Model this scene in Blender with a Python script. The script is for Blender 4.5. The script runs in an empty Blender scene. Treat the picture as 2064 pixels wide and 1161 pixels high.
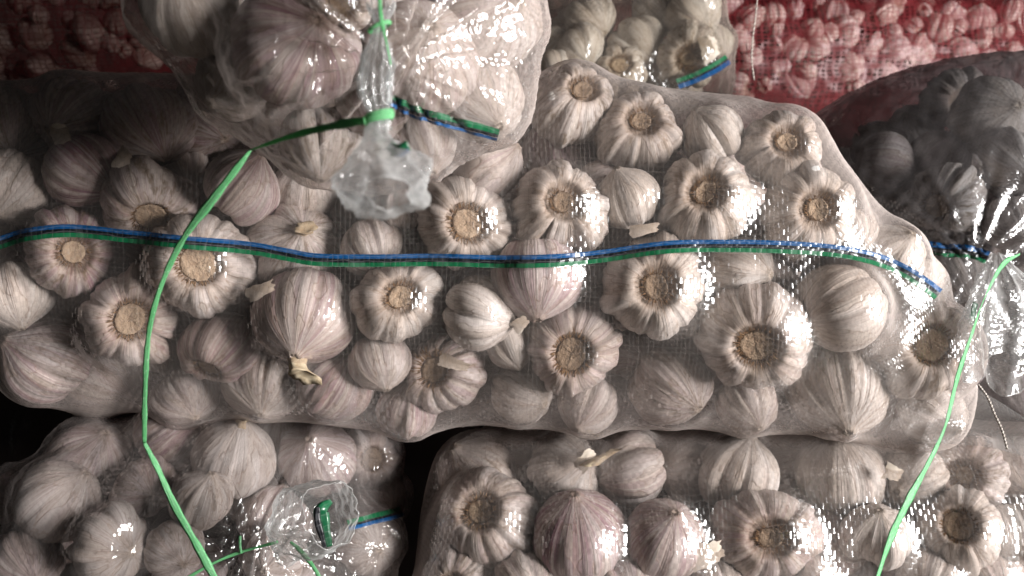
import bpy, math, random
import numpy as np
from mathutils import Vector, Matrix, Quaternion
from mathutils.bvhtree import BVHTree

random.seed(7)
rng = np.random.default_rng(11)
S = bpy.context.scene
COL = S.collection

# ------------------------------------------------------------------ camera
K = 0.0006175                      # metres per photo pixel at one metre
cam_d = bpy.data.cameras.new("camera")
cam = bpy.data.objects.new("camera", cam_d)
COL.objects.link(cam)
cam.location = (0, 0, 0)
cam.rotation_euler = (math.radians(90), 0, 0)
cam_d.sensor_width = 36.0
cam_d.lens = 36.0 / (2064 * K)
cam_d.clip_start = 0.01
cam_d.clip_end = 50
cam_d.dof.use_dof = True
cam_d.dof.focus_distance = 0.50
cam_d.dof.aperture_fstop = 9.0
S.camera = cam

# ------------------------------------------------------------------ light
W = bpy.data.worlds.new("World")
S.world = W
W.use_nodes = True
bg = W.node_tree.nodes["Background"]
bg.inputs[0].default_value = (0.95, 0.97, 1.0, 1)
bg.inputs[1].default_value = 0.009


def area_light(name, loc, target, sx, sy, power, color):
    ld = bpy.data.lights.new(name, 'AREA')
    ld.shape = 'RECTANGLE'
    ld.size, ld.size_y = sx, sy
    ld.energy = power
    ld.color = color
    o = bpy.data.objects.new(name, ld)
    COL.objects.link(o)
    o.location = loc
    o.rotation_euler = (Vector(target) - Vector(loc)).to_track_quat('-Z', 'Y').to_euler()
    return o


area_light("doorway_light", (1.92, -0.62, 0.06), (0.0, 0.55, -0.05), 0.62, 0.95, 128.0, (1.0, 0.98, 0.965))
area_light("fill_light", (-0.1, -1.5, 0.35), (0, 0.6, -0.05), 1.0, 0.8, 0.22, (1.0, 0.94, 0.88))  # weak fill added from the camera side, no such lamp in the store

S.view_settings.view_transform = 'Standard'
S.view_settings.look = 'None'
S.view_settings.exposure = 0.0
S.view_settings.gamma = 1.0
S.cycles.use_denoising = True
S.cycles.max_bounces = 6
S.cycles.use_adaptive_sampling = True
S.cycles.adaptive_threshold = 0.06
S.cycles.transparent_max_bounces = 12
S.cycles.transmission_bounces = 6
S.cycles.diffuse_bounces = 1
S.cycles.glossy_bounces = 2
S.cycles.caustics_reflective = False
S.cycles.caustics_refractive = False
S.cycles.sample_clamp_indirect = 4.0


def P(u, v, d):
    """photo pixel (2064 x 1161) at depth d -> point of the place"""
    return np.array([(u - 1032) * K * d, d, -(v - 580.5) * K * d])


def V(u, v, d):
    return Vector(P(u, v, d))


# ------------------------------------------------------------------ node helpers
class NT:
    def __init__(self, name):
        m = bpy.data.materials.new(name)
        m.use_nodes = True
        self.m = m
        self.t = m.node_tree
        self.t.nodes.clear()

    def n(self, kind, **kw):
        nd = self.t.nodes.new(kind)
        for k, v in kw.items():
            setattr(nd, k, v)
        return nd

    def put(self, sock, val):
        if hasattr(val, 'links') or isinstance(val, bpy.types.NodeSocket):
            self.t.links.new(val, sock)
        elif val is not None:
            sock.default_value = val

    def math(self, op, a, b=None, c=None, clamp=False):
        nd = self.n('ShaderNodeMath', operation=op, use_clamp=clamp)
        self.put(nd.inputs[0], a)
        if b is not None:
            self.put(nd.inputs[1], b)
        if c is not None:
            self.put(nd.inputs[2], c)
        return nd.outputs[0]

    def vmath(self, op, a, b=None, scale=None):
        nd = self.n('ShaderNodeVectorMath', operation=op)
        self.put(nd.inputs[0], a)
        if b is not None:
            self.put(nd.inputs[1], b)
        if scale is not None:
            self.put(nd.inputs['Scale'], scale)
        return nd.outputs[1] if op in ('LENGTH', 'DOT_PRODUCT') else nd.outputs[0]

    def mixc(self, f, a, b, mode='MIX'):
        nd = self.n('ShaderNodeMix', data_type='RGBA', blend_type=mode)
        self.put(nd.inputs[0], f)
        self.put(nd.inputs[6], a)
        self.put(nd.inputs[7], b)
        return nd.outputs[2]

    def mixs(self, f, a, b):
        nd = self.n('ShaderNodeMixShader')
        self.put(nd.inputs[0], f)
        self.put(nd.inputs[1], a)
        self.put(nd.inputs[2], b)
        return nd.outputs[0]

    def ramp(self, f, stops, interp='LINEAR'):
        nd = self.n('ShaderNodeValToRGB')
        nd.color_ramp.interpolation = interp
        el = nd.color_ramp.elements
        while len(el) < len(stops):
            el.new(0.5)
        for e, (p, c) in zip(el, stops):
            e.position = p
            e.color = (c, c, c, 1) if not isinstance(c, tuple) else (*c, 1)
        self.put(nd.inputs[0], f)
        return nd.outputs[0]

    def noise(self, vec, scale, detail=3.0, rough=0.5, dist=0.0):
        nd = self.n('ShaderNodeTexNoise')
        self.put(nd.inputs['Vector'], vec)
        nd.inputs['Scale'].default_value = scale
        nd.inputs['Detail'].default_value = detail
        nd.inputs['Roughness'].default_value = rough
        nd.inputs['Distortion'].default_value = dist
        return nd.outputs[0]

    def xyz(self, v):
        nd = self.n('ShaderNodeSeparateXYZ')
        self.put(nd.inputs[0], v)
        return nd.outputs

    def comb(self, x, y, z=0.0):
        nd = self.n('ShaderNodeCombineXYZ')
        self.put(nd.inputs[0], x)
        self.put(nd.inputs[1], y)
        self.put(nd.inputs[2], z)
        return nd.outputs[0]

    def out(self, s):
        o = self.n('ShaderNodeOutputMaterial')
        self.t.links.new(s, o.inputs[0])
        return self.m


def mat_garlic():
    """papery bulb skin; object colour: R purple, G dirt, B paleness"""
    m = NT("garlic_skin")
    uv = m.n('ShaderNodeUVMap', uv_map='bulb').outputs[0]
    ux, uy, _ = m.xyz(uv)                       # x: around 0..1, y: root 0 -> stem 1
    oi = m.n('ShaderNodeObjectInfo')
    pr, dirt, pale = (m.n('ShaderNodeSeparateColor'), 0, 0)
    m.put(pr.inputs[0], oi.outputs['Color'])
    pr, dirt, pale = pr.outputs
    rnd = m.math('MULTIPLY', oi.outputs['Random'], 37.0)
    ang = m.math('MULTIPLY', ux, 2 * math.pi)
    cx, sx = m.math('COSINE', ang), m.math('SINE', ang)

    def around(k, ky, off):
        return m.comb(m.math('MULTIPLY', cx, k), m.math('MULTIPLY', sx, k),
                      m.math('ADD', m.math('MULTIPLY', uy, ky), m.math('ADD', rnd, off)))
    streak = m.noise(around(9.0, 1.3, 0), 1.0, 3.0, 0.7)
    fine = m.noise(around(26.0, 2.2, 5), 1.0, 1.0, 0.6)
    patch = m.noise(around(1.1, 1.6, 11), 1.3, 2.0, 0.55)
    blot = m.noise(around(2.6, 5.0, 23), 1.6, 3.0, 0.7)
    cream = m.mixc(m.ramp(patch, [(0.35, 0.0), (0.68, 1.0)]), (0.72, 0.67, 0.615, 1), (0.88, 0.87, 0.85, 1))
    # purple streaks
    ps = m.ramp(streak, [(0.40, 0.0), (0.56, 1.0)])
    pm = m.ramp(patch, [(0.30, 1.0), (0.66, 0.35)])
    pf = m.math('MULTIPLY', m.math('MULTIPLY', ps, pm), pr)
    pf = m.math('MINIMUM', m.math('ADD', pf, m.math('MULTIPLY', pr, 0.28)), 0.95)
    c = m.mixc(pf, cream, (0.30, 0.14, 0.21, 1))
    # thin darker veins
    vn = m.ramp(fine, [(0.53, 0.0), (0.66, 1.0)])
    c = m.mixc(m.math('MULTIPLY', vn, 0.34), c, (0.34, 0.24, 0.21, 1))
    # tan close to the root plate and at the neck
    nearroot = m.ramp(m.math('ADD', uy, m.math('MULTIPLY', m.math('SUBTRACT', streak, 0.5), 0.22)),
                      [(0.14, 1.0), (0.32, 0.0)])
    c = m.mixc(m.math('MULTIPLY', nearroot, 0.55), c, (0.36, 0.225, 0.125, 1))
    nearstem = m.ramp(uy, [(0.76, 0.0), (1.0, 1.0)])
    c = m.mixc(m.math('MULTIPLY', nearstem, 0.55), c, (0.50, 0.40, 0.27, 1))
    # torn outer paper: patches of another layer with a crisp edge
    tn = m.noise(around(1.7, 2.6, 41), 1.25, 2.0, 0.6)
    tear = m.ramp(tn, [(0.525, 0.0), (0.535, 1.0)])
    c = m.mixc(m.math('MULTIPLY', tear, 0.55), c, m.mixc(0.5, c, (0.62, 0.54, 0.46, 1)))
    edge = m.ramp(tn, [(0.50, 0.0), (0.522, 1.0), (0.530, 1.0), (0.537, 0.0)])
    c = m.mixc(m.math('MULTIPLY', edge, 0.4), c, (0.30, 0.20, 0.13, 1))
    # soil
    ds = m.math('MULTIPLY', m.ramp(blot, [(0.50, 0.0), (0.66, 1.0)]), dirt)
    c = m.mixc(ds, c, (0.20, 0.145, 0.09, 1))
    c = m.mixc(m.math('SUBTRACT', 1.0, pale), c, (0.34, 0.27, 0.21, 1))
    b = m.n('ShaderNodeBump')
    b.inputs['Strength'].default_value = 0.55
    b.inputs['Distance'].default_value = 0.0012
    m.put(b.inputs['Height'], m.math('ADD', m.math('ADD', m.math('MULTIPLY', streak, 0.8), m.math('MULTIPLY', tear, 0.35)), m.math('MULTIPLY', fine, 0.6)))
    p = m.n('ShaderNodeBsdfPrincipled')
    m.put(p.inputs['Base Color'], c)
    p.inputs['Roughness'].default_value = 0.48
    p.inputs['Specular IOR Level'].default_value = 0.35
    p.inputs['Subsurface Weight'].default_value = 0.0
    m.put(p.inputs['Normal'], b.outputs[0])
    return m.out(p.outputs[0])


def mat_simple(name, c1, c2, scale, rough=0.7, bump=0.0, spec=0.3, dist=0.001):
    m = NT(name)
    tc = m.n('ShaderNodeTexCoord').outputs['Object']
    f = m.noise(tc, scale, 5.0, 0.65)
    c = m.mixc(m.ramp(f, [(0.33, 0.0), (0.67, 1.0)]), (*c1, 1), (*c2, 1))
    p = m.n('ShaderNodeBsdfPrincipled')
    m.put(p.inputs['Base Color'], c)
    p.inputs['Roughness'].default_value = rough
    p.inputs['Specular IOR Level'].default_value = spec
    if bump:
        b = m.n('ShaderNodeBump')
        b.inputs['Strength'].default_value = bump
        b.inputs['Distance'].default_value = dist
        m.put(b.inputs['Height'], f)
        m.put(p.inputs['Normal'], b.outputs[0])
    return m.out(p.outputs[0])


def weave(m, cell):
    """tape weave on the 'weave' uv map (metres): returns (line mask, cell parity, perturbed normal)"""
    uv = m.n('ShaderNodeUVMap', uv_map='weave').outputs[0]
    wob = m.n('ShaderNodeTexNoise')
    m.put(wob.inputs['Vector'], uv)
    wob.inputs['Scale'].default_value = 80.0
    wob.inputs['Detail'].default_value = 1.0
    wv = m.vmath('SCALE', m.vmath('SUBTRACT', wob.outputs[1], (0.5, 0.5, 0.5)), scale=0.0030)
    p = m.vmath('SCALE', m.vmath('ADD', uv, wv), scale=1.0 / cell)
    px, py, _ = m.xyz(p)
    ix, iy = m.math('FLOOR', px), m.math('FLOOR', py)
    fx, fy = m.math('FRACT', px), m.math('FRACT', py)
    par = m.math('ABSOLUTE', m.math('MODULO', m.math('ADD', ix, iy), 2.0))
    colrand = m.n('ShaderNodeTexWhiteNoise', noise_dimensions='1D')
    m.put(colrand.inputs['W'], ix)
    rowrand = m.n('ShaderNodeTexWhiteNoise', noise_dimensions='1D')
    m.put(rowrand.inputs['W'], m.math('ADD', iy, 0.37))
    lx = m.math('MULTIPLY', m.math('LESS_THAN', fx, 0.17), m.math('MULTIPLY_ADD', colrand.outputs[0], 0.9, 0.1))
    ly = m.math('MULTIPLY', m.math('LESS_THAN', fy, 0.15), m.math('MULTIPLY_ADD', rowrand.outputs[0], 0.7, 0.05))
    line = m.math('MAXIMUM', lx, ly)
    wn = m.n('ShaderNodeTexWhiteNoise', noise_dimensions='2D')
    m.put(wn.inputs['Vector'], m.comb(ix, iy))
    r = m.vmath('SUBTRACT', wn.outputs[1], (0.5, 0.5, 0.5))
    rx, ry, _ = m.xyz(r)
    npar = m.math('SUBTRACT', 1.0, par)
    tx = m.math('MULTIPLY_ADD', m.math('MULTIPLY', m.math('SUBTRACT', fx, 0.5), par), 0.34, m.math('MULTIPLY', rx, 0.13))
    ty = m.math('MULTIPLY_ADD', m.math('MULTIPLY', m.math('SUBTRACT', fy, 0.5), npar), 0.34, m.math('MULTIPLY', ry, 0.13))
    N = m.n('ShaderNodeNewGeometry').outputs['Normal']
    T = m.n('ShaderNodeTangent', direction_type='UV_MAP', uv_map='weave').outputs[0]
    B = m.vmath('CROSS_PRODUCT', N, T)
    n2 = m.vmath('ADD', N, m.vmath('ADD', m.vmath('SCALE', T, scale=tx), m.vmath('SCALE', B, scale=ty)))
    n2 = m.vmath('NORMALIZE', n2)
    return uv, line, par, n2


def mat_film(name, veil=0.055, edge=0.95, cell=0.0034, color=(0.74, 0.66, 0.62), tint=(0.94, 0.90, 0.88),
             gloss=0.16, rough=0.17, crinkle=0.12, cr_scale=90.0, line_k=0.13):
    m = NT(name)
    uv, line, par, n2 = weave(m, cell)
    # crinkles of the stretched sheet
    nz = m.n('ShaderNodeTexNoise')
    m.put(nz.inputs['Vector'], uv)
    nz.inputs['Scale'].default_value = cr_scale
    nz.inputs['Detail'].default_value = 2.0
    nz.inputs['Distortion'].default_value = 1.2
    bp = m.n('ShaderNodeBump')
    bp.inputs['Strength'].default_value = crinkle
    bp.inputs['Distance'].default_value = 0.0016
    m.put(bp.inputs['Height'], nz.outputs[0])
    m.put(bp.inputs['Normal'], n2)
    nn = bp.outputs[0]
    lw = m.n('ShaderNodeLayerWeight')
    lw.inputs['Blend'].default_value = 0.5
    graze = m.math('POWER', lw.outputs['Facing'], 2.2)
    big = m.noise(uv, 22.0, 1.0, 0.6)
    fac = m.math('ADD', veil, m.math('MULTIPLY', graze, edge))
    fac = m.math('MULTIPLY', fac, m.math('MULTIPLY_ADD', big, 0.9, 0.55))
    fac = m.math('ADD', fac, m.math('MULTIPLY', line, line_k), clamp=True)
    fac = m.math('MINIMUM', fac, 0.93)
    tr = m.n('ShaderNodeBsdfTransparent')
    tr.inputs[0].default_value = (*tint, 1)
    df = m.n('ShaderNodeBsdfDiffuse')
    df.inputs[0].default_value = (*color, 1)
    tl = m.n('ShaderNodeBsdfTranslucent')
    tl.inputs[0].default_value = (*color, 1)
    body = m.mixs(0.45, df.outputs[0], tl.outputs[0])
    s = m.mixs(fac, tr.outputs[0], body)
    gl = m.n('ShaderNodeBsdfGlossy')
    gl.inputs['Color'].default_value = (1, 1, 1, 1)
    gl.inputs['Roughness'].default_value = rough
    m.put(gl.inputs['Normal'], nn)
    fr = m.n('ShaderNodeFresnel')
    fr.inputs[0].default_value = 1.45
    m.put(fr.inputs['Normal'], nn)
    gfac = m.math('MAXIMUM', m.math('MULTIPLY', fr.outputs[0], 0.55), gloss)
    gfac = m.math('MINIMUM', gfac, 0.26)
    gfac = m.math('MULTIPLY', gfac, m.math('MULTIPLY_ADD', par, 0.55, 0.45))
    s = m.mixs(gfac, s, gl.outputs[0])
    return m.out(s)


def mat_net(name):
    m = NT(name)
    uv = m.n('ShaderNodeUVMap', uv_map='weave').outputs[0]
    px, py, _ = m.xyz(uv)
    wob = m.noise(uv, 40.0, 2.0, 0.5)
    fx = m.math('FRACT', m.math('ADD', m.math('MULTIPLY', px, 1 / 0.0105), m.math('MULTIPLY', wob, 1.6)))
    fy = m.math('FRACT', m.math('ADD', m.math('MULTIPLY', py, 1 / 0.0060), m.math('MULTIPLY', wob, 1.2)))
    a = m.math('MAXIMUM', m.math('LESS_THAN', fx, 0.30), m.math('LESS_THAN', fy, 0.30))
    bunch = m.ramp(m.noise(m.vmath('MULTIPLY', uv, (12.0, 70.0, 1.0)), 1.0, 4.0, 0.65), [(0.45, 0.0), (0.60, 1.0)])
    fac = m.math('MAXIMUM', m.math('MULTIPLY', a, 0.55), m.math('MULTIPLY', bunch, 0.42))
    tr = m.n('ShaderNodeBsdfTransparent')
    tr.inputs[0].default_value = (0.95, 0.86, 0.85, 1)
    p = m.n('ShaderNodeBsdfPrincipled')
    p.inputs['Base Color'].default_value = (0.21, 0.026, 0.032, 1)
    p.inputs['Roughness'].default_value = 0.4
    return m.out(m.mixs(fac, tr.outputs[0], p.outputs[0]))


def mat_stripe(name, col, cell=0.0034):
    """coloured tapes woven into the film: gloss broken by the weave"""
    m = NT(name)
    uv, line, par, n2 = weave(m, cell)
    p = m.n('ShaderNodeBsdfPrincipled')
    m.put(p.inputs['Base Color'], m.mixc(m.math('MULTIPLY_ADD', line, 0.14, m.ramp(m.noise(uv, 70.0, 3.0, 0.6), [(0.5, 0.0), (0.75, 0.10)])), (*col, 1), (0.5, 0.5, 0.5, 1)))
    p.inputs['Roughness'].default_value = 0.28
    p.inputs['Specular IOR Level'].default_value = 0.6
    m.put(p.inputs['Normal'], n2)
    return m.out(p.outputs[0])


def mat_ribbon(name, col):
    m = NT(name)
    uv = m.n('ShaderNodeUVMap', uv_map='weave').outputs[0]
    px, py, _ = m.xyz(uv)
    st = m.noise(m.comb(m.math('MULTIPLY', px, 45.0), m.math('MULTIPLY', py, 2600.0)), 1.0, 3.0, 0.6)
    c = m.mixc(m.ramp(st, [(0.3, 0.0), (0.75, 1.0)]), (*col, 1), (0.30, 0.72, 0.36, 1))
    sp = m.ramp(m.noise(m.comb(m.math('MULTIPLY', px, 420.0), m.math('MULTIPLY', py, 900.0)), 1.0, 3.0, 0.7), [(0.60, 0.0), (0.68, 1.0)])
    c = m.mixc(m.math('MULTIPLY', sp, 0.75), c, (0.68, 0.86, 0.68, 1))
    b = m.n('ShaderNodeBump')
    b.inputs['Strength'].default_value = 0.7
    b.inputs['Distance'].default_value = 0.0008
    m.put(b.inputs['Height'], st)
    p = m.n('ShaderNodeBsdfPrincipled')
    m.put(p.inputs['Base Color'], c)
    p.inputs['Roughness'].default_value = 0.33
    m.put(p.inputs['Normal'], b.outputs[0])
    tl = m.n('ShaderNodeBsdfTranslucent')
    m.put(tl.inputs[0], c)
    return m.out(m.mixs(0.28, p.outputs[0], tl.outputs[0]))


M_SKIN = mat_garlic()
def mat_root():
    m = NT("root_plate")
    tc = m.n('ShaderNodeTexCoord').outputs['Object']
    rnd = m.n('ShaderNodeObjectInfo').outputs['Random']
    f = m.noise(m.vmath('ADD', tc, m.comb(rnd, rnd, rnd)), 6.0, 4.0, 0.65)
    c = m.mixc(m.ramp(f, [(0.33, 0.0), (0.67, 1.0)]), (0.43, 0.31, 0.21, 1), (0.60, 0.475, 0.345, 1))
    c = m.mixc(m.ramp(rnd, [(0.35, 0.0), (0.9, 0.75)]), c, m.mixc(f, (0.13, 0.085, 0.05, 1), (0.40, 0.30, 0.21, 1)))
    b = m.n('ShaderNodeBump')
    b.inputs['Strength'].default_value = 0.35
    b.inputs['Distance'].default_value = 0.03
    m.put(b.inputs['Height'], f)
    p = m.n('ShaderNodeBsdfPrincipled')
    m.put(p.inputs['Base Color'], c)
    p.inputs['Roughness'].default_value = 0.9
    m.put(p.inputs['Normal'], b.outputs[0])
    return m.out(p.outputs[0])


M_ROOT = mat_root()
M_FIB = mat_simple("root_fibre", (0.13, 0.07, 0.04), (0.46, 0.30, 0.16), 9.0, 0.9, 0.2)
M_STEM = mat_simple("dry_stem", (0.42, 0.31, 0.19), (0.68, 0.58, 0.42), 6.0, 0.7, 0.5)
M_FLAKE = mat_simple("dry_skin_flake", (0.42, 0.34, 0.26), (0.66, 0.60, 0.53), 60.0, 0.55, 0.4)
M_FILM = mat_film("woven_film")
M_FILM_F = mat_film("glossy_woven_film", gloss=0.24, rough=0.17)
M_FILM_B = mat_film("tied_film", tint=(0.87, 0.84, 0.82), veil=0.15, edge=0.6, crinkle=0.75, cr_scale=70.0, rough=0.10, gloss=0.095, line_k=0.06)
M_FILM_E = mat_film("creased_film", tint=(0.78, 0.745, 0.735), veil=0.12, edge=0.55, color=(0.60, 0.55, 0.53), crinkle=0.8, cr_scale=80.0, rough=0.09, gloss=0.11, line_k=0.06)
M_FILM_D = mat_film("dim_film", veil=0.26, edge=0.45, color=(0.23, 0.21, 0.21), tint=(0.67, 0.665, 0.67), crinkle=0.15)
M_FILM_C = mat_film("shade_tinted_film", veil=0.14, edge=0.6, color=(0.42, 0.37, 0.33), tint=(0.80, 0.77, 0.72), gloss=0.06, line_k=0.08)  # dim colour and tint stand in for shade falling on the small back sack
M_TUFT = mat_film("gathered_film", veil=0.17, edge=0.60, color=(0.82, 0.82, 0.81), tint=(0.95, 0.96, 0.96),
                  gloss=0.10, rough=0.08, crinkle=1.0, cr_scale=160.0, line_k=0.05)
M_HEM = mat_film("film_hem", veil=0.6, edge=0.3, color=(0.82, 0.82, 0.81), gloss=0.12, rough=0.1, crinkle=0.3, line_k=0.0)
M_MILK = mat_film("milky_film", veil=0.27, edge=0.38, color=(0.84, 0.84, 0.83), tint=(0.95, 0.95, 0.95), gloss=0.10, rough=0.09, crinkle=0.9, cr_scale=140.0, line_k=0.04)
M_NET = mat_net("red_net")
M_BLUE = mat_stripe("blue_tape", (0.006, 0.065, 0.19))
M_BLACK = mat_stripe("black_tape", (0.008, 0.009, 0.012))
M_GREEN = mat_stripe("green_tape", (0.008, 0.115, 0.045))
M_RIB = mat_ribbon("green_ribbon", (0.09, 0.47, 0.15))
M_SACKH = mat_film("gap_shade_film", veil=0.9, edge=0.1, color=(0.10, 0.08, 0.075), tint=(0.5, 0.5, 0.5), gloss=0.02)  # near-black opaque colour stands in for the shade deep in the gaps
M_STRING = mat_simple("pale_string", (0.34, 0.29, 0.25), (0.6, 0.55, 0.5), 400.0, 0.8)
M_WALL = mat_simple("store_wall", (0.035, 0.028, 0.026), (0.06, 0.05, 0.045), 6.0, 0.95, 0.3)
M_FLOOR = mat_simple("store_floor", (0.05, 0.045, 0.04), (0.09, 0.08, 0.07), 9.0, 0.95, 0.3)

# ------------------------------------------------------------------ object helpers


def mesh_of(name, verts, faces, mat, uv=None, uvname='weave', smooth=True):
    me = bpy.data.meshes.new(name)
    me.from_pydata([tuple(map(float, v)) for v in verts], [], faces)
    if uv is not None:
        l = me.uv_layers.new(name=uvname)
        idx = np.empty(len(me.loops), dtype=np.int64)
        me.loops.foreach_get('vertex_index', idx)
        l.data.foreach_set('uv', np.asarray(uv, dtype=np.float32)[idx].ravel())
    if smooth:
        me.polygons.foreach_set('use_smooth', np.ones(len(me.polygons), dtype=bool))
    me.materials.append(mat)
    me.update()
    return me


def link(name, me, parent=None, loc=None):
    o = bpy.data.objects.new(name, me)
    COL.objects.link(o)
    if parent is not None:
        o.parent = parent
    if loc is not None:
        o.location = loc
    return o


def tag(o, label, cat=None, group=None, kind=None):
    o['label'] = label
    if cat:
        o['category'] = cat
    if group:
        o['group'] = group
    if kind:
        o['kind'] = kind
    return o


def grid_faces(nu, nv, wrap):
    f = []
    for i in range(nu - 1):
        for j in range(nv if wrap else nv - 1):
            j2 = (j + 1) % nv
            f.append((i * nv + j, i * nv + j2, (i + 1) * nv + j2, (i + 1) * nv + j))
    return f


def catmull(pts, n):
    pts = np.asarray(pts, float)
    m = len(pts)
    ext = np.vstack([2 * pts[0] - pts[1], pts, 2 * pts[-1] - pts[-2]])
    t = np.linspace(0, m - 1 - 1e-9, n)
    i = t.astype(int)
    f = (t - i)[:, None]
    p0, p1, p2, p3 = ext[i], ext[i + 1], ext[i + 2], ext[i + 3]
    return 0.5 * ((2 * p1) + (-p0 + p2) * f + (2 * p0 - 5 * p1 + 4 * p2 - p3) * f ** 2 + (-p0 + 3 * p1 - 3 * p2 + p3) * f ** 3)


# ------------------------------------------------------------------ garlic bulbs (unit radius, root plate on +Z)
PROFILE = [(0.0, 0.53), (0.14, 0.53), (0.30, 0.55), (0.39, 0.66), (0.50, 0.735), (0.68, 0.67), (0.84, 0.50), (0.95, 0.27), (1.0, 0.02),
           (0.97, -0.21), (0.885, -0.43), (0.72, -0.63), (0.50, -0.78), (0.31, -0.88), (0.19, -0.95), (0.13, -1.0), (0.07, -1.01), (0.0, -0.99)]


def bulb_mesh(seed, depth, nl, lump=0.05, nphi=112, nt=40):
    r = np.random.default_rng(seed)
    prof = catmull(PROFILE, nt)
    cuts = np.sort((np.arange(nl) + r.uniform(-0.30, 0.30, nl)) / nl * 2 * np.pi)
    amp = 1 + r.normal(0, lump, nl)
    phi = np.linspace(0, 2 * np.pi, nphi, endpoint=False)
    k = (np.searchsorted(cuts, phi) - 1) % nl
    a0 = cuts[k]
    w = (cuts[(k + 1) % nl] - a0) % (2 * np.pi)
    s = (((phi - a0) % (2 * np.pi)) / w) * 2 - 1            # -1..1 within a clove
    bulge = (1 - np.abs(s) ** 2.6)
    # minor ribs of the paper
    ribs = sum(r.normal(0, 1) * np.cos(f * phi + r.uniform(0, 6.28)) for f in (9, 13, 17, 23, 31, 37)) * 0.0035
    ampp = amp[k]
    ampp = np.convolve(np.concatenate([ampp[-6:], ampp, ampp[:6]]), np.ones(7) / 7, 'same')[6:-6]
    tt = np.linspace(0, 1, nt)
    gd = depth * np.interp(tt, [0, 0.14, 0.24, 0.45, 0.62, 0.85, 1.0], [0.0, 0.35, 1.0, 1.0, 0.75, 0.35, 0.1])
    lw = np.interp(tt, [0, 0.16, 0.3, 0.7, 1.0], [0.0, 0.2, 1.0, 0.8, 0.1])
    verts, uvs = [], []
    sk = r.normal(0, 0.05, 2)
    for i, (rho, z) in enumerate(prof):
        f = (1 - gd[i] * (1 - bulge)) * (1 + (ampp - 1) * lw[i]) + ribs * lw[i] * 1.6
        zz = z + (np.where(z > 0.3, -0.16, 0.0) * gd[i] * (1 - bulge) * 4 * 0.5) + (ampp - 1) * 0.5 * lw[i] * (z > 0)
        x = rho * f * np.cos(phi) + sk[0] * (z < 0) * (-z) ** 2
        y = rho * f * np.sin(phi) + sk[1] * (z < 0) * (-z) ** 2
        if i == nt - 4 or i == nt - 3:       # frayed neck
            zz = zz + r.normal(0, 0.02, nphi)
        verts.append(np.stack([x, y, np.broadcast_to(zz, x.shape)], 1))
        uvs.append(np.stack([phi / (2 * np.pi), np.full(nphi, tt[i])], 1))
    return mesh_of("clove_body", np.concatenate(verts), grid_faces(nt, nphi, True), M_SKIN, np.concatenate(uvs), 'bulb')


def root_mesh(seed):
    r = np.random.default_rng(seed)
    nphi, rad = 40, [0.0, 0.08, 0.16, 0.23, 0.295, 0.325, 0.31]
    zz = [0.575, 0.577, 0.585, 0.60, 0.615, 0.59, 0.53]
    phi = np.linspace(0, 2 * np.pi, nphi, endpoint=False)
    edge = 1 + 0.06 * np.sin(phi * 2 + r.uniform(0, 6)) + r.normal(0, 0.03, nphi)
    vs = []
    for ra, z in zip(rad, zz):
        vs.append(np.stack([ra * edge * np.cos(phi), ra * edge * np.sin(phi), z + r.normal(0, 0.007, nphi)], 1))
    return mesh_of("root_plate", np.concatenate(vs), grid_faces(len(rad), nphi, True), M_ROOT)


def fibre_mesh(seed, n=80, long=1.0):
    r = np.random.default_rng(seed)
    vs, fs = [], []
    for _ in range(n):
        a = r.uniform(0, 2 * np.pi)
        ln = r.uniform(0.05, 0.15) * long
        r0 = r.uniform(0.30, 0.345)
        up = r.uniform(0.0, 0.10) * (0.6 + 0.4 * long)
        w = r.uniform(0.006, 0.013)
        sw = r.normal(0, 0.35)
        pts = []
        for q in (0, 0.5, 1.0):
            rr = r0 + ln * q
            aa = a + sw * q * 0.25
            z = 0.59 + up * math.sin(q * 2.2) + 0.06 * q * (1 - q)
            z = max(z, 0.60 + (rr - 0.30) * 0.9) if rr < 0.42 else max(z, 0.70)
            pts.append((rr * math.cos(aa), rr * math.sin(aa), z))
        b = len(vs)
        ta = np.array([-math.sin(a), math.cos(a), 0]) * w
        for q, p in enumerate(pts):
            s_ = (1, 0.8, 0.25)[q]
            vs += [np.array(p) - ta * s_, np.array(p) + ta * s_, np.array(p) + np.array([0, 0, w * 1.4 * s_])]
        for q in range(2):
            o = b + q * 3
            fs += [(o, o + 1, o + 4, o + 3), (o + 1, o + 2, o + 5, o + 4), (o + 2, o, o + 3, o + 5)]
    return mesh_of("root_fibres", vs, fs, M_FIB)


def stem_mesh(seed, ln=0.42, flare=1.5):
    r = np.random.default_rng(seed)
    nphi, nt = 18, 8
    phi = np.linspace(0, 2 * np.pi, nphi, endpoint=False)
    bend = r.normal(0, 0.18, 2)
    jag = r.normal(0, 0.03, nphi)
    vs = []
    for i in range(nt):
        q = i / (nt - 1)
        rad = 0.15 * (1 - 0.2 * math.sin(q * 3)) * (1 + (flare - 1) * q ** 2) * (1 + 0.10 * np.sin(phi * 5 + seed))
        z = -0.92 - ln * q + jag * q ** 3
        vs.append(np.stack([rad * 1.25 * np.cos(phi) + bend[0] * q * q, rad * 0.8 * np.sin(phi) + bend[1] * q * q, z], 1))
    for q in (0.55, 0.0):     # hollow cut end
        vs.append(np.stack([0.15 * q * flare * np.cos(phi) + bend[0], 0.12 * q * flare * np.sin(phi) + bend[1], np.full(nphi, -0.86 - ln)], 1))
    return mesh_of("stem", np.concatenate(vs), grid_faces(nt + 2, nphi, True), M_STEM)


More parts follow.
